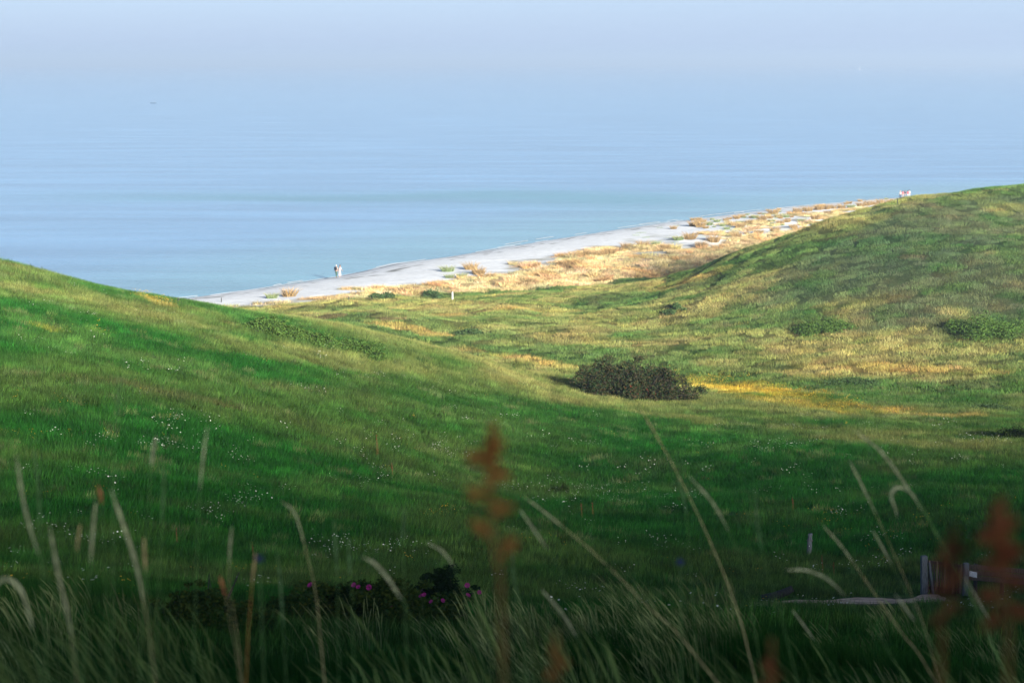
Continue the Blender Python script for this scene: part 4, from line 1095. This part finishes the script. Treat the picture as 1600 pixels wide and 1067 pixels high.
for i, (u, v, lab, t_, b_, h_, cp, lh) in enumerate(grp):
    x = (u - 1406.5) / FPX * 440
    bx_, by_ = ray(u, 312)[0] * (432 + i * 0.7), 432 + i * 0.7
    person(u, v, lab, CL[t_], CL[b_], HAIR[h_], h=1.74 - 0.06 * (i == 3) + 0.05 * (i == 4), face=along + 0.5 + 0.15 * i, long_hair=lh, cap=CL[cp] if cp else None, stride=0.14,
           arms=((0.1, 0.05), (-0.08, 0.05)), pos=(bx_, by_, float(height(bx_, by_)[0])))
# ---------------------------------------------------------------- rose thickets on the slope below the viewer
rb = shrub("rose_bush", 575, 985, 340, 84, 2.6, "broad dark rose bush with magenta blooms below the long grass", ROSEL, 36000, 0.026, 61, "rose bushes on the slope", lumps=9, twigs=30, cat="rose bush")
rb2 = shrub("rose_bush", 330, 1000, 180, 76, 2.4, "dark rose bush without open blooms, beside the broad one in bloom", ROSEL, 18000, 0.026, 62, "rose bushes on the slope", lumps=6, twigs=20, cat="rose bush")
shrub("dark_shrub", 692, 950, 74, 74, 1.2, "small near-black shrub rising behind the end of the flowering rose bush", leaf_material("near_black_leaves", (0.008, 0.020, 0.008), vary=0.6, trans=0.15), 12000, 0.028, 63, lumps=4, twigs=12)
PINK = leaf_material("magenta_petals", (0.24, 0.025, 0.15), vary=0.25, trans=0.3)
STAM = leaf_material("yellow_stamens", (0.5, 0.35, 0.05), vary=0.1, trans=0.1)
def bloom_mesh(seed):
    g = np.random.default_rng(seed); V = []; F = []
    for k in range(5):
        a = 6.2832 * k / 5 + g.random() * 0.2; ca, sa = math.cos(a), math.sin(a); b = len(V)
        for (r, t, z) in ((0.006, 0, 0), (0.022, -0.016, 0.006), (0.022, 0.016, 0.006), (0.042, -0.022, 0.016), (0.045, 0, 0.013), (0.042, 0.022, 0.016)):
            V.append((r * ca - t * sa, r * sa + t * ca, z + g.random() * 0.004))
        F += [(b, b + 1, b + 2), (b + 1, b + 3, b + 4), (b + 1, b + 4, b + 2), (b + 2, b + 4, b + 5)]
    me = bpy.data.meshes.new("rose_bloom"); me.from_pydata(V, [], F)
    a = me.attributes.new("tint", 'FLOAT', 'POINT'); a.data.foreach_set("value", g.random(len(V)).astype(np.float32)); me.materials.append(PINK); me.update(); return me
BM = [bloom_mesh(i) for i in range(3)]
rp = rb.location
for i, (u, v) in enumerate([(553, 914), (560, 917), (577, 917), (485, 914), (663, 929), (658, 931), (674, 940), (692, 938), (730, 914), (749, 925), (731, 930), (610, 948)]):
    Y = rp.y - 1.0 + 0.15 * (i % 3); q = pt(u, v, Y)
    o = child("rose_bloom", BM[i % 3], rb); o.location = (q[0] - rp.x, q[1] - rp.y, q[2] - rp.z); s = random.uniform(0.5, 0.85); o.scale = (s, s, s)
    o.rotation_euler = (random.uniform(0.6, 1.3), random.uniform(-.5, .5), random.uniform(-.6, .6))

# ---------------------------------------------------------------- long grass on the brow the viewer stands on
LONGM = leaf_material("long_grass_blades", inst=True, vary=0.55, trans=0.3, tip=(0.05, 0.12, 0.025), tipw=0.3)
longg = variant_collection("long_grass_tuft", [blade_mesh("long_grass_tuft", LONGM, n=70, R=0.16, hmin=0.25, hmax=0.72, w=0.007, lean=0.35, wind=(-0.28 - 0.03 * i, 0.0), seed=900 + i, segs=4, arch=0.12) for i in range(7)])
long2 = variant_collection("slope_long_grass", [blade_mesh("slope_long_grass", LONGM, n=80, R=0.28, hmin=0.2, hmax=0.75, w=0.008, lean=0.45, wind=(-0.16, 0.0), seed=930 + i, segs=3, arch=0.1) for i in range(6)])
def awned(name, n, R, h0, h1, seed, mat):
    """thin flowering culms with small drooping heads, joined as one tuft"""
    g = np.random.default_rng(seed); V = []; F = []; C = []; T = []; U = []
    for i in range(n):
        a = g.random() * 6.28; r = R * math.sqrt(g.random()); x, y = r * math.cos(a), r * math.sin(a); h = h0 + (h1 - h0) * g.random(); lx = -0.25 - 0.25 * g.random(); ly = (g.random() - .5) * 0.3; w = 0.0012; b = len(V); tt = g.random()
        prof = [(0, w), (0.35, w), (0.7, w), (0.80, 0.0035), (0.9, 0.0045), (1.0, 0.001)]
        for f, ww in prof:
            px = x + lx * h * f * f; py = y + ly * h * f * f; pz = h * (f - 0.12 * f ** 3)
            for e in (-1, 1): V.append((px + e * ww * 0.7, py + e * ww * 0.7, pz)); T.append(tt); U.append(f)
        for k in range(len(prof) - 1): F += [b + 2 * k, b + 2 * k + 1, b + 2 * k + 3, b + 2 * k + 2]; C.append(4)
    me = mesh_np(name, V, F, C, False, {"tint": ('FLOAT', T), "up": ('FLOAT', U)}); me.materials.append(mat); return me
CULM = leaf_material("dry_culms", inst=True, vary=0.5, trans=0.3)
culms = variant_collection("flowering_grass", [awned("flowering_grass", 22, 0.25, 0.5, 0.95, 960 + i, CULM) for i in range(5)])

def ground_scatter(name, coll, nv, x, y, smin, smax, c):
    n = len(x)
    scatter(name, coll, nv, np.stack([x, y, height(x, y) - 0.02], 1), np.stack([np.zeros(n), np.zeros(n), (rng.random(n) - .5) * 2.6], 1), smin + (smax - smin) * rng.random(n), c)
def fieldpts(n, y0, y1, half=0.33, pad=0.5):
    y = y0 + (y1 - y0) * rng.random(n) ** 0.8; x = (rng.random(n) * 2 - 1) * (half * y + pad); return x, y
def lg_col(n, a=(0.008, 0.050, 0.008), b=(0.030, 0.080, 0.014)):
    k = rng.random((n, 1)) ** 2; return (np.array(a) * (1 - k) + np.array(b) * k) * (0.7 + 0.6 * rng.random((n, 1)))
x, y = fieldpts(800, 2.3, 8); ok = vnoise(x * 1.1, y * 1.1, 5) > 0.4; x, y = x[ok], y[ok]
ground_scatter("long_grass", longg, 7, x, y, 0.35, 0.72, lg_col(len(x)))
x, y = fieldpts(4200, 8, 24); n = len(x); hs = 0.25 + 0.36 * (smooth(-0.02, 0.05, x / y) * (1 - 0.75 * smooth(0.10, 0.15, x / y))) * smooth(0.35, 0.6, fbm(x / 1.2, y / 1.2, 990, 2))
scatter("long_grass_below_brow", long2, 6, np.stack([x, y, height(x, y) - 0.02], 1), np.stack([np.zeros(n), np.zeros(n), (rng.random(n) - .5) * 3.2], 1), hs * (0.8 + 0.4 * rng.random(n)), lg_col(n))
x, y = fieldpts(2200, 20, 34); ok = (np.abs(x - rp.x) > 3.3) | (y < rp.y - 2.2); x, y = x[ok], y[ok]; ground_scatter("long_grass_on_slope", long2, 6, x, y, 0.35, 0.65, lg_col(len(x)))
x, y = fieldpts(340, 9, 24); ok = ((x > -0.02 * y) & (x < 0.13 * y)) | (rng.random(len(x)) < 0.25); x, y = x[ok], y[ok]
n = len(x); ground_scatter("flowering_grass_below_brow", culms, 5, x, y, 0.4, 0.8, np.array((0.20, 0.24, 0.09)) * (0.5 + rng.random((n, 1)) * 0.8))
x, y = fieldpts(150, 3.6, 9.5); n = len(x); ground_scatter("flowering_grass_on_brow", culms, 5, x, y, 0.5, 0.85, np.array((0.11, 0.17, 0.05)) * (0.5 + rng.random((n, 1)) * 0.8))

# ---------------------------------------------------------------- single stalks one can pick out
def plain(name, col, tr=0.25):
    m, nd, ln = mat_new(name); nd.clear(); out = N(nd, "ShaderNodeOutputMaterial")
    tc = N(nd, "ShaderNodeTexCoord"); nz = N(nd, "ShaderNodeTexNoise"); nz.inputs["Scale"].default_value = 60
    r = N(nd, "ShaderNodeValToRGB"); r.color_ramp.elements[0].position = 0.3; r.color_ramp.elements[0].color = (*[c * 0.55 for c in col], 1); r.color_ramp.elements[1].position = 0.7; r.color_ramp.elements[1].color = (*[min(0.9, c * 1.25) for c in col], 1)
    ln.new(tc.outputs["Object"], nz.inputs["Vector"]); ln.new(nz.outputs[0], r.inputs[0])
    d = N(nd, "ShaderNodeBsdfDiffuse"); t = N(nd, "ShaderNodeBsdfTranslucent"); ms = N(nd, "ShaderNodeMixShader"); ms.inputs[0].default_value = tr
    ln.new(r.outputs[0], d.inputs[0]); ln.new(r.outputs[0], t.inputs[0]); ln.new(d.outputs[0], ms.inputs[1]); ln.new(t.outputs[0], ms.inputs[2]); ln.new(ms.outputs[0], out.inputs[0]); return m
STEMG = plain("green_stem", (0.17, 0.32, 0.11)); STEMS = plain("straw_stem", (0.60, 0.54, 0.27)); HEADP = plain("pale_seed_head", (0.68, 0.70, 0.48)); HEADG = plain("green_seed_head", (0.20, 0.36, 0.17))
STEMO = plain("orange_stem", (0.60, 0.34, 0.10)); HEADR = plain("rusty_seed_head", (0.75, 0.30, 0.16)); HEADT = plain("tan_seed_head", (0.78, 0.60, 0.34))

def spline(P, n):
    P = [np.array(p, float) for p in P]; P = [2 * P[0] - P[1]] + P + [2 * P[-1] - P[-2]]; out = []
    segs = len(P) - 3
    for s in range(segs):
        p0, p1, p2, p3 = P[s:s + 4]
        for i in range(n):
            t = i / n; out.append(0.5 * ((2 * p1) + (-p0 + p2) * t + (2 * p0 - 5 * p1 + 4 * p2 - p3) * t * t + (-p0 + 3 * p1 - 3 * p2 + p3) * t ** 3))
    out.append(P[-2]); return out

def head_mesh(name, mat, pts, r, seed, dens=9):
    """seed head: overlapping spikelets round the rachis"""
    g = np.random.default_rng(seed); V = []; F = []; n = len(pts)
    for i in range(n - 1):
        a, b = Vector(pts[i]), Vector(pts[i + 1]); f = i / (n - 1); d = (b - a).normalized(); o = d.orthogonal().normalized(); q = d.cross(o)
        rr = r * math.sin(math.pi * min(1, 0.12 + 0.88 * f)) ** 0.6 * (0.8 if i else 0.5)
        for k in range(dens):
            t = 6.2832 * (k / dens + 0.37 * i) + g.random() * 0.4; rad = o * math.cos(t) + q * math.sin(t); tan = d.cross(rad)
            p = a + (b - a) * g.random(); L = (b - a).length * (1.6 + g.random()); w = rr * 0.55
            k0 = len(V)
            V += [tuple(p - d * L * 0.3), tuple(p + rad * rr + tan * w), tuple(p + rad * rr * 0.9 - d * L * .8), tuple(p + rad * rr - tan * w), ]
            F += [(k0, k0 + 1, k0 + 2), (k0, k0 + 2, k0 + 3)]
    me = bpy.data.meshes.new(name); me.from_pydata(V, [], F); me.materials.append(mat); me.update(); return me

def stalk(d0, pix, label, stem=STEMG, head=HEADP, r=0.0011, hr=0.0032, hl=0.22, group="single grass stalks on the brow", bend=0.0):
    """pix: points from the tip downwards; the stalk is carried on down to the soil"""
    d = d0 * 1.2; r = r * 1.0; hr = hr * 0.8; hl = hl * 1.2
    P = [pt(u, v, d + bend * i) for i, (u, v) in enumerate(pix)]
    last, prev = np.array(P[-1]), np.array(P[-2]); dirv = (last - prev) / max(1e-6, prev[2] - last[2])
    gz = float(height(last[0], last[1])[0]); drop = last[2] - gz
    base = last + np.array((dirv[0] * drop * 0.45, dirv[1] * drop * 0.3, -drop)); base[2] = float(height(base[0], base[1])[0]) - 0.01
    P = P + [tuple((last + base) / 2 + np.array((dirv[0] * drop * 0.14, 0, 0))), tuple(base)]
    S = [p - base for p in spline(P, 7)]
    L = [0.0]
    for a, b in zip(S[:-1], S[1:]): L.append(L[-1] + float(np.linalg.norm(b - a)))
    tot = hl if hl else 0
    e = link(bpy.data.objects.new("grass_stalk", None)); e.location = base; tag(e, label, "grass stalk", group)
    child("stem", tubes("stem", stem, [[(*p, r * (0.35 + 0.9 * l / L[-1])) for p, l in zip(S, L)]], 5), e)
    if hl:
        m = 16; hp = []
        for k in range(m + 1):
            l = hl * k / m; i = int(np.searchsorted(L, l)); i = max(1, min(i, len(L) - 1)); t = (l - L[i - 1]) / (L[i] - L[i - 1]); hp.append(S[i - 1] * (1 - t) + S[i] * t)
        child("seed_head", head_mesh("seed_head", head, hp, hr, int(d * 1000) + len(pix)), e)
    return e
ST = [
 (4.2, [(1003, 642), (1048, 720), (1098, 820), (1140, 920), (1165, 1000)], "tallest straw-coloured stalk, its tip reaching up to the foot of the dark bush", dict(stem=STEMS, head=HEADT, hl=0.12, hr=0.0022, r=0.0020)),
 (3.6, [(1083, 750), (1120, 795), (1155, 870), (1175, 960)], "pale nodding stalk just beside the tallest straw stalk", dict(hl=0.12)),
 (4.0, [(1060, 745), (1072, 800), (1078, 880), (1084, 960)], "faint upright stalk crossing behind the tallest straw stalk", dict(stem=STEMG, head=HEADG, hl=0.08)),
 (3.6, [(822, 778), (870, 815), (935, 870), (1010, 945), (1080, 1015)], "long straw stalk leaning far over, its tip near the red-brown dock spike", dict(stem=STEMS, r=0.0021, hl=0.10, hr=0.0026)),
 (3.3, [(815, 800), (850, 850), (890, 910), (930, 985)], "thin green stalk running under the far-leaning straw stalk", dict(hl=0.08)),
 (3.0, [(573, 873), (592, 886), (620, 925), (650, 985)], "nodding pale stalk with a thick head in front of the magenta rose blooms", dict(hl=0.085, hr=0.0042)),
 (3.4, [(672, 850), (695, 865), (718, 905), (735, 965)], "thin nodding stalk in front of the near-black shrub", dict(hl=0.06)),
 (3.6, [(443, 785), (462, 805), (478, 860), (492, 920), (500, 990)], "straw stalk with curved tip above the blooming rose bush", dict(stem=STEMS, head=HEADP, hl=0.10, hr=0.0024, r=0.0017)),
 (3.8, [(1345, 680), (1380, 710), (1420, 765), (1462, 830), (1500, 900), (1545, 990)], "tall whitish stalk with a plump head rising over the picket gate", dict(hl=0.20, hr=0.0040, r=0.0016)),
 (3.7, [(1400, 800), (1393, 772), (1408, 762), (1438, 785), (1470, 850), (1515, 930)], "stalk whose tip hooks over above the picket gate", dict(hl=0.10, hr=0.0036, r=0.0015)),
 (4.0, [(1330, 725), (1355, 775), (1390, 850), (1425, 930), (1450, 1000)], "slender green stalk between the lone grey post and the gate", dict(stem=STEMS, hl=0.12)),
 (3.9, [(1289, 824), (1320, 860), (1365, 925), (1410, 990), (1450, 1045)], "straight straw stalk leaning across the dirt path toward the lone post", dict(stem=STEMS, r=0.0018, hl=0.10, hr=0.0026)),
 (4.1, [(1366, 832), (1400, 895), (1440, 975), (1470, 1040)], "thin green stalk in front of the left gate post", dict(hl=0.08)),
 (3.4, [(1235, 890), (1265, 892), (1300, 910), (1345, 960), (1390, 1020)], "arching stalk that droops over the dirt path", dict(hl=0.12, hr=0.0030)),
 (3.2, [(1180, 770), (1185, 830), (1200, 900), (1225, 980)], "blurred green stalk standing upright short of the lone grey post", dict(head=HEADG, hl=0.10)),
 (3.7, [(1510, 905), (1535, 950), (1565, 1000), (1590, 1040)], "pale stalk leaning between the two big red dock plants", dict(hl=0.10)),
 (2.8, [(27, 722), (38, 790), (62, 870), (100, 960), (118, 1020)], "leaning grey-green stalk by the very edge, forked low", dict(hl=0.14, hr=0.0034)),
 (2.9, [(54, 710), (60, 760), (62, 820), (66, 900)], "upright green stalk beside the leaning grey-green one at the edge", dict(head=HEADG, hl=0.12)),
 (2.6, [(187, 592), (184, 630), (180, 690), (178, 780)], "faint tall blurred stalk, the highest one over the left meadow", dict(head=HEADG, hl=0.06, hr=0.0026)),
 (3.1, [(243, 686), (238, 715), (234, 760), (228, 850)], "pale club-headed stalk among white daisies", dict(hl=0.045, hr=0.0045)),
 (3.1, [(323, 672), (318, 710), (312, 770), (308, 860)], "slender pale stalk between the club-headed one and the daisies", dict(hl=0.10, hr=0.0028)),
 (2.8, [(178, 778), (190, 812), (212, 880), (228, 960), (240, 1040)], "thick-headed whitish stalk leaning over the daisies, second from the orange tip", dict(hl=0.16, hr=0.0042, stem=STEMS)),
 (2.9, [(149, 790), (145, 830), (140, 900), (134, 980)], "short upright stalk just below the orange tip", dict(hl=0.09, hr=0.0034)),
 (3.0, [(154, 760), (159, 790), (163, 860), (166, 960)], "upright stalk with a small orange-pink tip", dict(head=HEADR, hl=0.028, hr=0.0045)),
 (2.9, [(125, 822), (121, 850), (118, 900), (115, 980)], "stalk with a small tan tip beside the orange one", dict(head=HEADT, hl=0.04, hr=0.003)),
 (2.7, [(-4, 912), (12, 905), (34, 925), (52, 985), (62, 1040)], "drooping hooked stalk in the lowest corner of the grass", dict(hl=0.10, hr=0.0036)),
 (2.9, [(225, 843), (226, 870), (230, 920), (234, 1000)], "stalk with a tan spike rising from the dark grass under the daisies", dict(head=HEADT, hl=0.05, hr=0.0035)),
 (3.3, [(362, 826), (359, 860), (358, 910), (368, 975), (376, 1040)], "bent straw stalk in front of the bush without blooms", dict(stem=STEMS, hl=0.06)),
 (3.2, [(399, 866), (394, 910), (390, 960), (386, 1030)], "orange-stemmed stalk in front of the bush without blooms", dict(stem=STEMO, head=HEADT, hl=0.05, r=0.0018)),
 (3.2, [(434, 870), (438, 910), (442, 970), (446, 1040)], "green stalk with a long head beside the orange-stemmed one", dict(head=HEADG, hl=0.12, hr=0.0034)),
 (3.5, [(632, 798), (631, 815), (629, 850), (632, 920)], "short blurred stalk tip above the blooming rose bush", dict(head=HEADG, hl=0.06)),
 (3.3, [(522, 818), (524, 850), (527, 900), (528, 980)], "thin green stalk rising from the middle of the rose bush", dict(head=HEADG, hl=0.09)),
 (3.3, [(545, 845), (546, 880), (550, 930), (552, 1000)], "thin green stalk next to the one in the middle of the rose bush", dict(head=HEADG, hl=0.06)),
 (2.7, [(80, 836), (92, 900), (108, 970), (118, 1045)], "straw-tinted stalk with a long yellow head low in the left grass", dict(stem=STEMS, head=HEADP, hl=0.15, hr=0.0036)),
 (2.9, [(255, 735), (256, 760), (252, 830), (248, 920)], "faint green stalk with a bluish tip beside the club-headed one", dict(head=HEADG, hl=0.08)),
 (3.0, [(344, 902), (352, 930), (362, 985), (372, 1040)], "low stalk with a reddish tip in the dark grass before the bush without blooms", dict(head=HEADR, stem=STEMS, hl=0.03)),
 (3.2, [(800, 850), (803, 900), (812, 950), (820, 1020)], "upright green stalk just beside the blurred red-brown dock spike", dict(head=HEADG, hl=0.10)),
 (3.4, [(850, 925), (872, 950), (895, 985), (915, 1030)], "pair-forming pale stalk leaning low under the far-leaning straw stalk", dict(hl=0.10, hr=0.0036)),
 (3.5, [(1400, 930), (1422, 960), (1450, 1000), (1475, 1045)], "short pale stalk crossing the end of the dirt path", dict(hl=0.06)),
 (4.2, [(1240, 955), (1262, 985), (1290, 1025), (1310, 1060)], "low pale stalk under the dirt path", dict(hl=0.08)),
]
for d, pix, lab, kw in ST: stalk(d, pix, lab, **kw)

# ---------------------------------------------------------------- docks: red-brown seed spikes
DOCKH = leaf_material("dock_seeds", (0.42, 0.18, 0.06), vary=0.35, trans=0.45, tip=(0.40, 0.26, 0.08), tipw=0.6)
DOCKR = leaf_material("red_dock_seeds", (0.30, 0.10, 0.055), vary=0.35, trans=0.45, tip=(0.30, 0.17, 0.05), tipw=0.5)
DOCKD = leaf_material("brown_dock_seeds", (0.16, 0.055, 0.03), vary=0.4)
DSTEM = plain("dock_stem", (0.22, 0.12, 0.05))
def dock(d, pix, width_m, label, mat=DOCKH, n=1500, size=0.0035, group="dock plants close to the viewer", seed=1, branches=5, name="dock_plant", sprays=1.0):
    g = np.random.default_rng(seed)
    P = [np.array(pt(u, v, d)) for u, v in pix]; last = P[-1]
    gz = float(height(last[0], last[1])[0]); base = np.array((last[0] + 0.02, last[1] + 0.02, gz - 0.01)); P = P + [(last + base) / 2, base]
    S = [p - base for p in spline(P, 8)]; m = len(S); vis = 8 * (len(pix) - 1)
    e = link(bpy.data.objects.new(name, None)); e.location = base; tag(e, label, "dock plant", group)
    child("stem", tubes("stem", DSTEM, [[(*p, 0.0009 * d ** 0.0 * (1 + 1.8 * i / m) * (size / 0.0035) ** 0.7) for i, p in enumerate(S)]], 6), e)
    def spray(a, b, w, k, nm):
        cs = []; rs = []; q = 7
        for i in range(q):
            f = (i + 0.5) / q; p = a * (1 - f) + b * f; cs.append(p + (g.random(3) - .5) * w * 0.5); rr = w * (0.35 + 0.5 * math.sin(math.pi * f)) * (0.6 + 0.7 * g.random()); L = np.linalg.norm(b - a) / q * 0.62; rs.append((rr, rr, max(L, rr * 0.8)))
        child(nm, leaf_cloud("seed_spray", mat, cs, rs, k, size, seed * 7 + k, 1.0), e)
    spray(S[0], S[int(vis * 0.55)], width_m * 0.42, n, "seed_spike")
    for k in range(branches):
        i = int(vis * (0.25 + 0.6 * k / max(1, branches))); a = S[min(i, m - 1)]; sd_ = -1 if k % 2 else 1
        L = (S[0][2] - S[vis][2]) * (0.22 + 0.1 * g.random()) * sprays; b = a + np.array((sd_ * width_m * (0.5 + 0.35 * g.random()), (g.random() - .5) * width_m, L)); b[2] = min(b[2], S[0][2] - (0.012 + 0.008 * k) * d)
        child("side_branch", tubes("side_branch", DSTEM, [[(*a, 0.0012 * size / 0.0035), (*((a + b) / 2 + np.array((sd_ * 0.15 * width_m, 0, -0.1 * L))), 0.001 * size / 0.0035), (*b, 0.0005)]], 4), e)
        spray(a * 0.7 + b * 0.3, b, width_m * 0.24, n // 3, "seed_spray")
    return e
dock(1.45, [(768, 655), (762, 700), (764, 780), (775, 880), (785, 1000)], 0.019, "blurred red-brown dock spike standing alone in the middle of the near grass", seed=41, n=260, branches=7, size=0.0028, sprays=1.7)
dock(1.3, [(1562, 780), (1560, 850), (1568, 940), (1575, 1060)], 0.020, "large blurred rust-red dock plant at the far edge of the frame", mat=DOCKR, seed=42, n=330, branches=8, size=0.0028, sprays=1.5)
dock(1.35, [(1490, 818), (1488, 880), (1480, 960), (1470, 1060)], 0.016, "blurred red dock plant in front of the picket gate", mat=DOCKR, seed=43, n=240, branches=6, size=0.0028, sprays=1.6)
dock(1.5, [(866, 1010), (868, 1030), (870, 1062)], 0.012, "low rust-coloured dock tip beneath the far-leaning straw stalk", seed=44, n=70, branches=2, size=0.0025)
dock(1.5, [(1200, 1030), (1204, 1050), (1206, 1068)], 0.012, "low dark red dock tip under the dirt path", mat=DOCKR, seed=45, n=80, branches=2, size=0.0025)
for i, (u, v, h_, lab) in enumerate([(588, 712, 34, "small red dock spikes alone among daisies on the slope"), (908, 812, 26, "reddish dock beside the small dark shrub on the slope"), (925, 806, 22, "second reddish dock beside the small dark shrub"),
        (1284, 900, 34, "orange-stemmed dock clump right of the lone grey post"), (1302, 905, 28, "lower reddish dock right of the lone grey post"), (394, 880, 34, "dark red dock above the bush without blooms"), (275, 850, 26, "faint red dock among the daisies at the slope foot"),
        (1238, 800, 24, "thin reddish dock up the slope from the lone grey post"), (612, 745, 22, "faint red dock below the lone red spikes")]):
    p = at(u, v); mpp = p[1] / FPX
    dock(p[1], [(u, v - h_), (u + 1, v - h_ * 0.5), (u + 1, v)], 5 * mpp, lab, mat=DOCKD, n=110, size=0.010 * p[1] / 60, group="docks on the slope", seed=60 + i, branches=3)
# scabious heads
BLUEF = plain("blue_scabious", (0.10, 0.14, 0.32))
def scabious(d, u, v, label):
    top = np.array(pt(u, v, d)); gz = float(height(top[0], top[1])[0]); e = link(bpy.data.objects.new("scabious_flower", None)); e.location = (top[0], top[1], gz); tag(e, label, "flower", "scabious flowers in the near grass")
    h = top[2] - gz
    child("stem", tubes("stem", STEMG, [[(0, 0, -0.01, 0.0013), (0.01, 0, h * 0.5, 0.0011), (0, 0, h, 0.0008)]], 5), e)
    child("flower_head", leaf_cloud("flower_head", leaf_material("scabious_petals", (0.05, 0.07, 0.16), vary=0.3), [(0, 0, h)], [(0.008, 0.008, 0.006)], 120, 0.003, 5, 1.0), e)
scabious(3.4, 405, 873, "blue scabious bloom just above the orange-stemmed stalk"); scabious(3.6, 1063, 878, "grey-blue scabious bloom beside the tallest straw stalk")
# a few taller weeds on the skyline of the near hill
for i, (u, v, h_) in enumerate([(48, 420, 10), (66, 424, 9), (70, 425, 7), (90, 430, 8), (132, 442, 7), (211, 459, 6), (278, 478, 9)]):
    p = at(u, v + 2); x, y = p[0], p[1]
    o = link(bpy.data.objects.new("tall_weed", leaf_cloud("tall_weed", LOWG, [(0, 0, .1), (0.05, 0, h_ * y / FPX * 0.5), (0, 0, h_ * y / FPX * 0.85)], [(.12, .12, .12), (.10, .1, .14), (.06, .06, .12)], 90, 0.035, 300 + i)))
    o.location = p; tag(o, "thin dark weed standing on the skyline of the near green hill", "weed", "weeds on the near skyline")
for o_ in scene.objects:          # small joined clusters on their things
    if o_.name.split(".")[0] in ("bare_twigs", "berries", "crown", "branches", "seed_head", "seed_spike", "seed_spray", "flower_head"): o_["kind"] = "stuff"
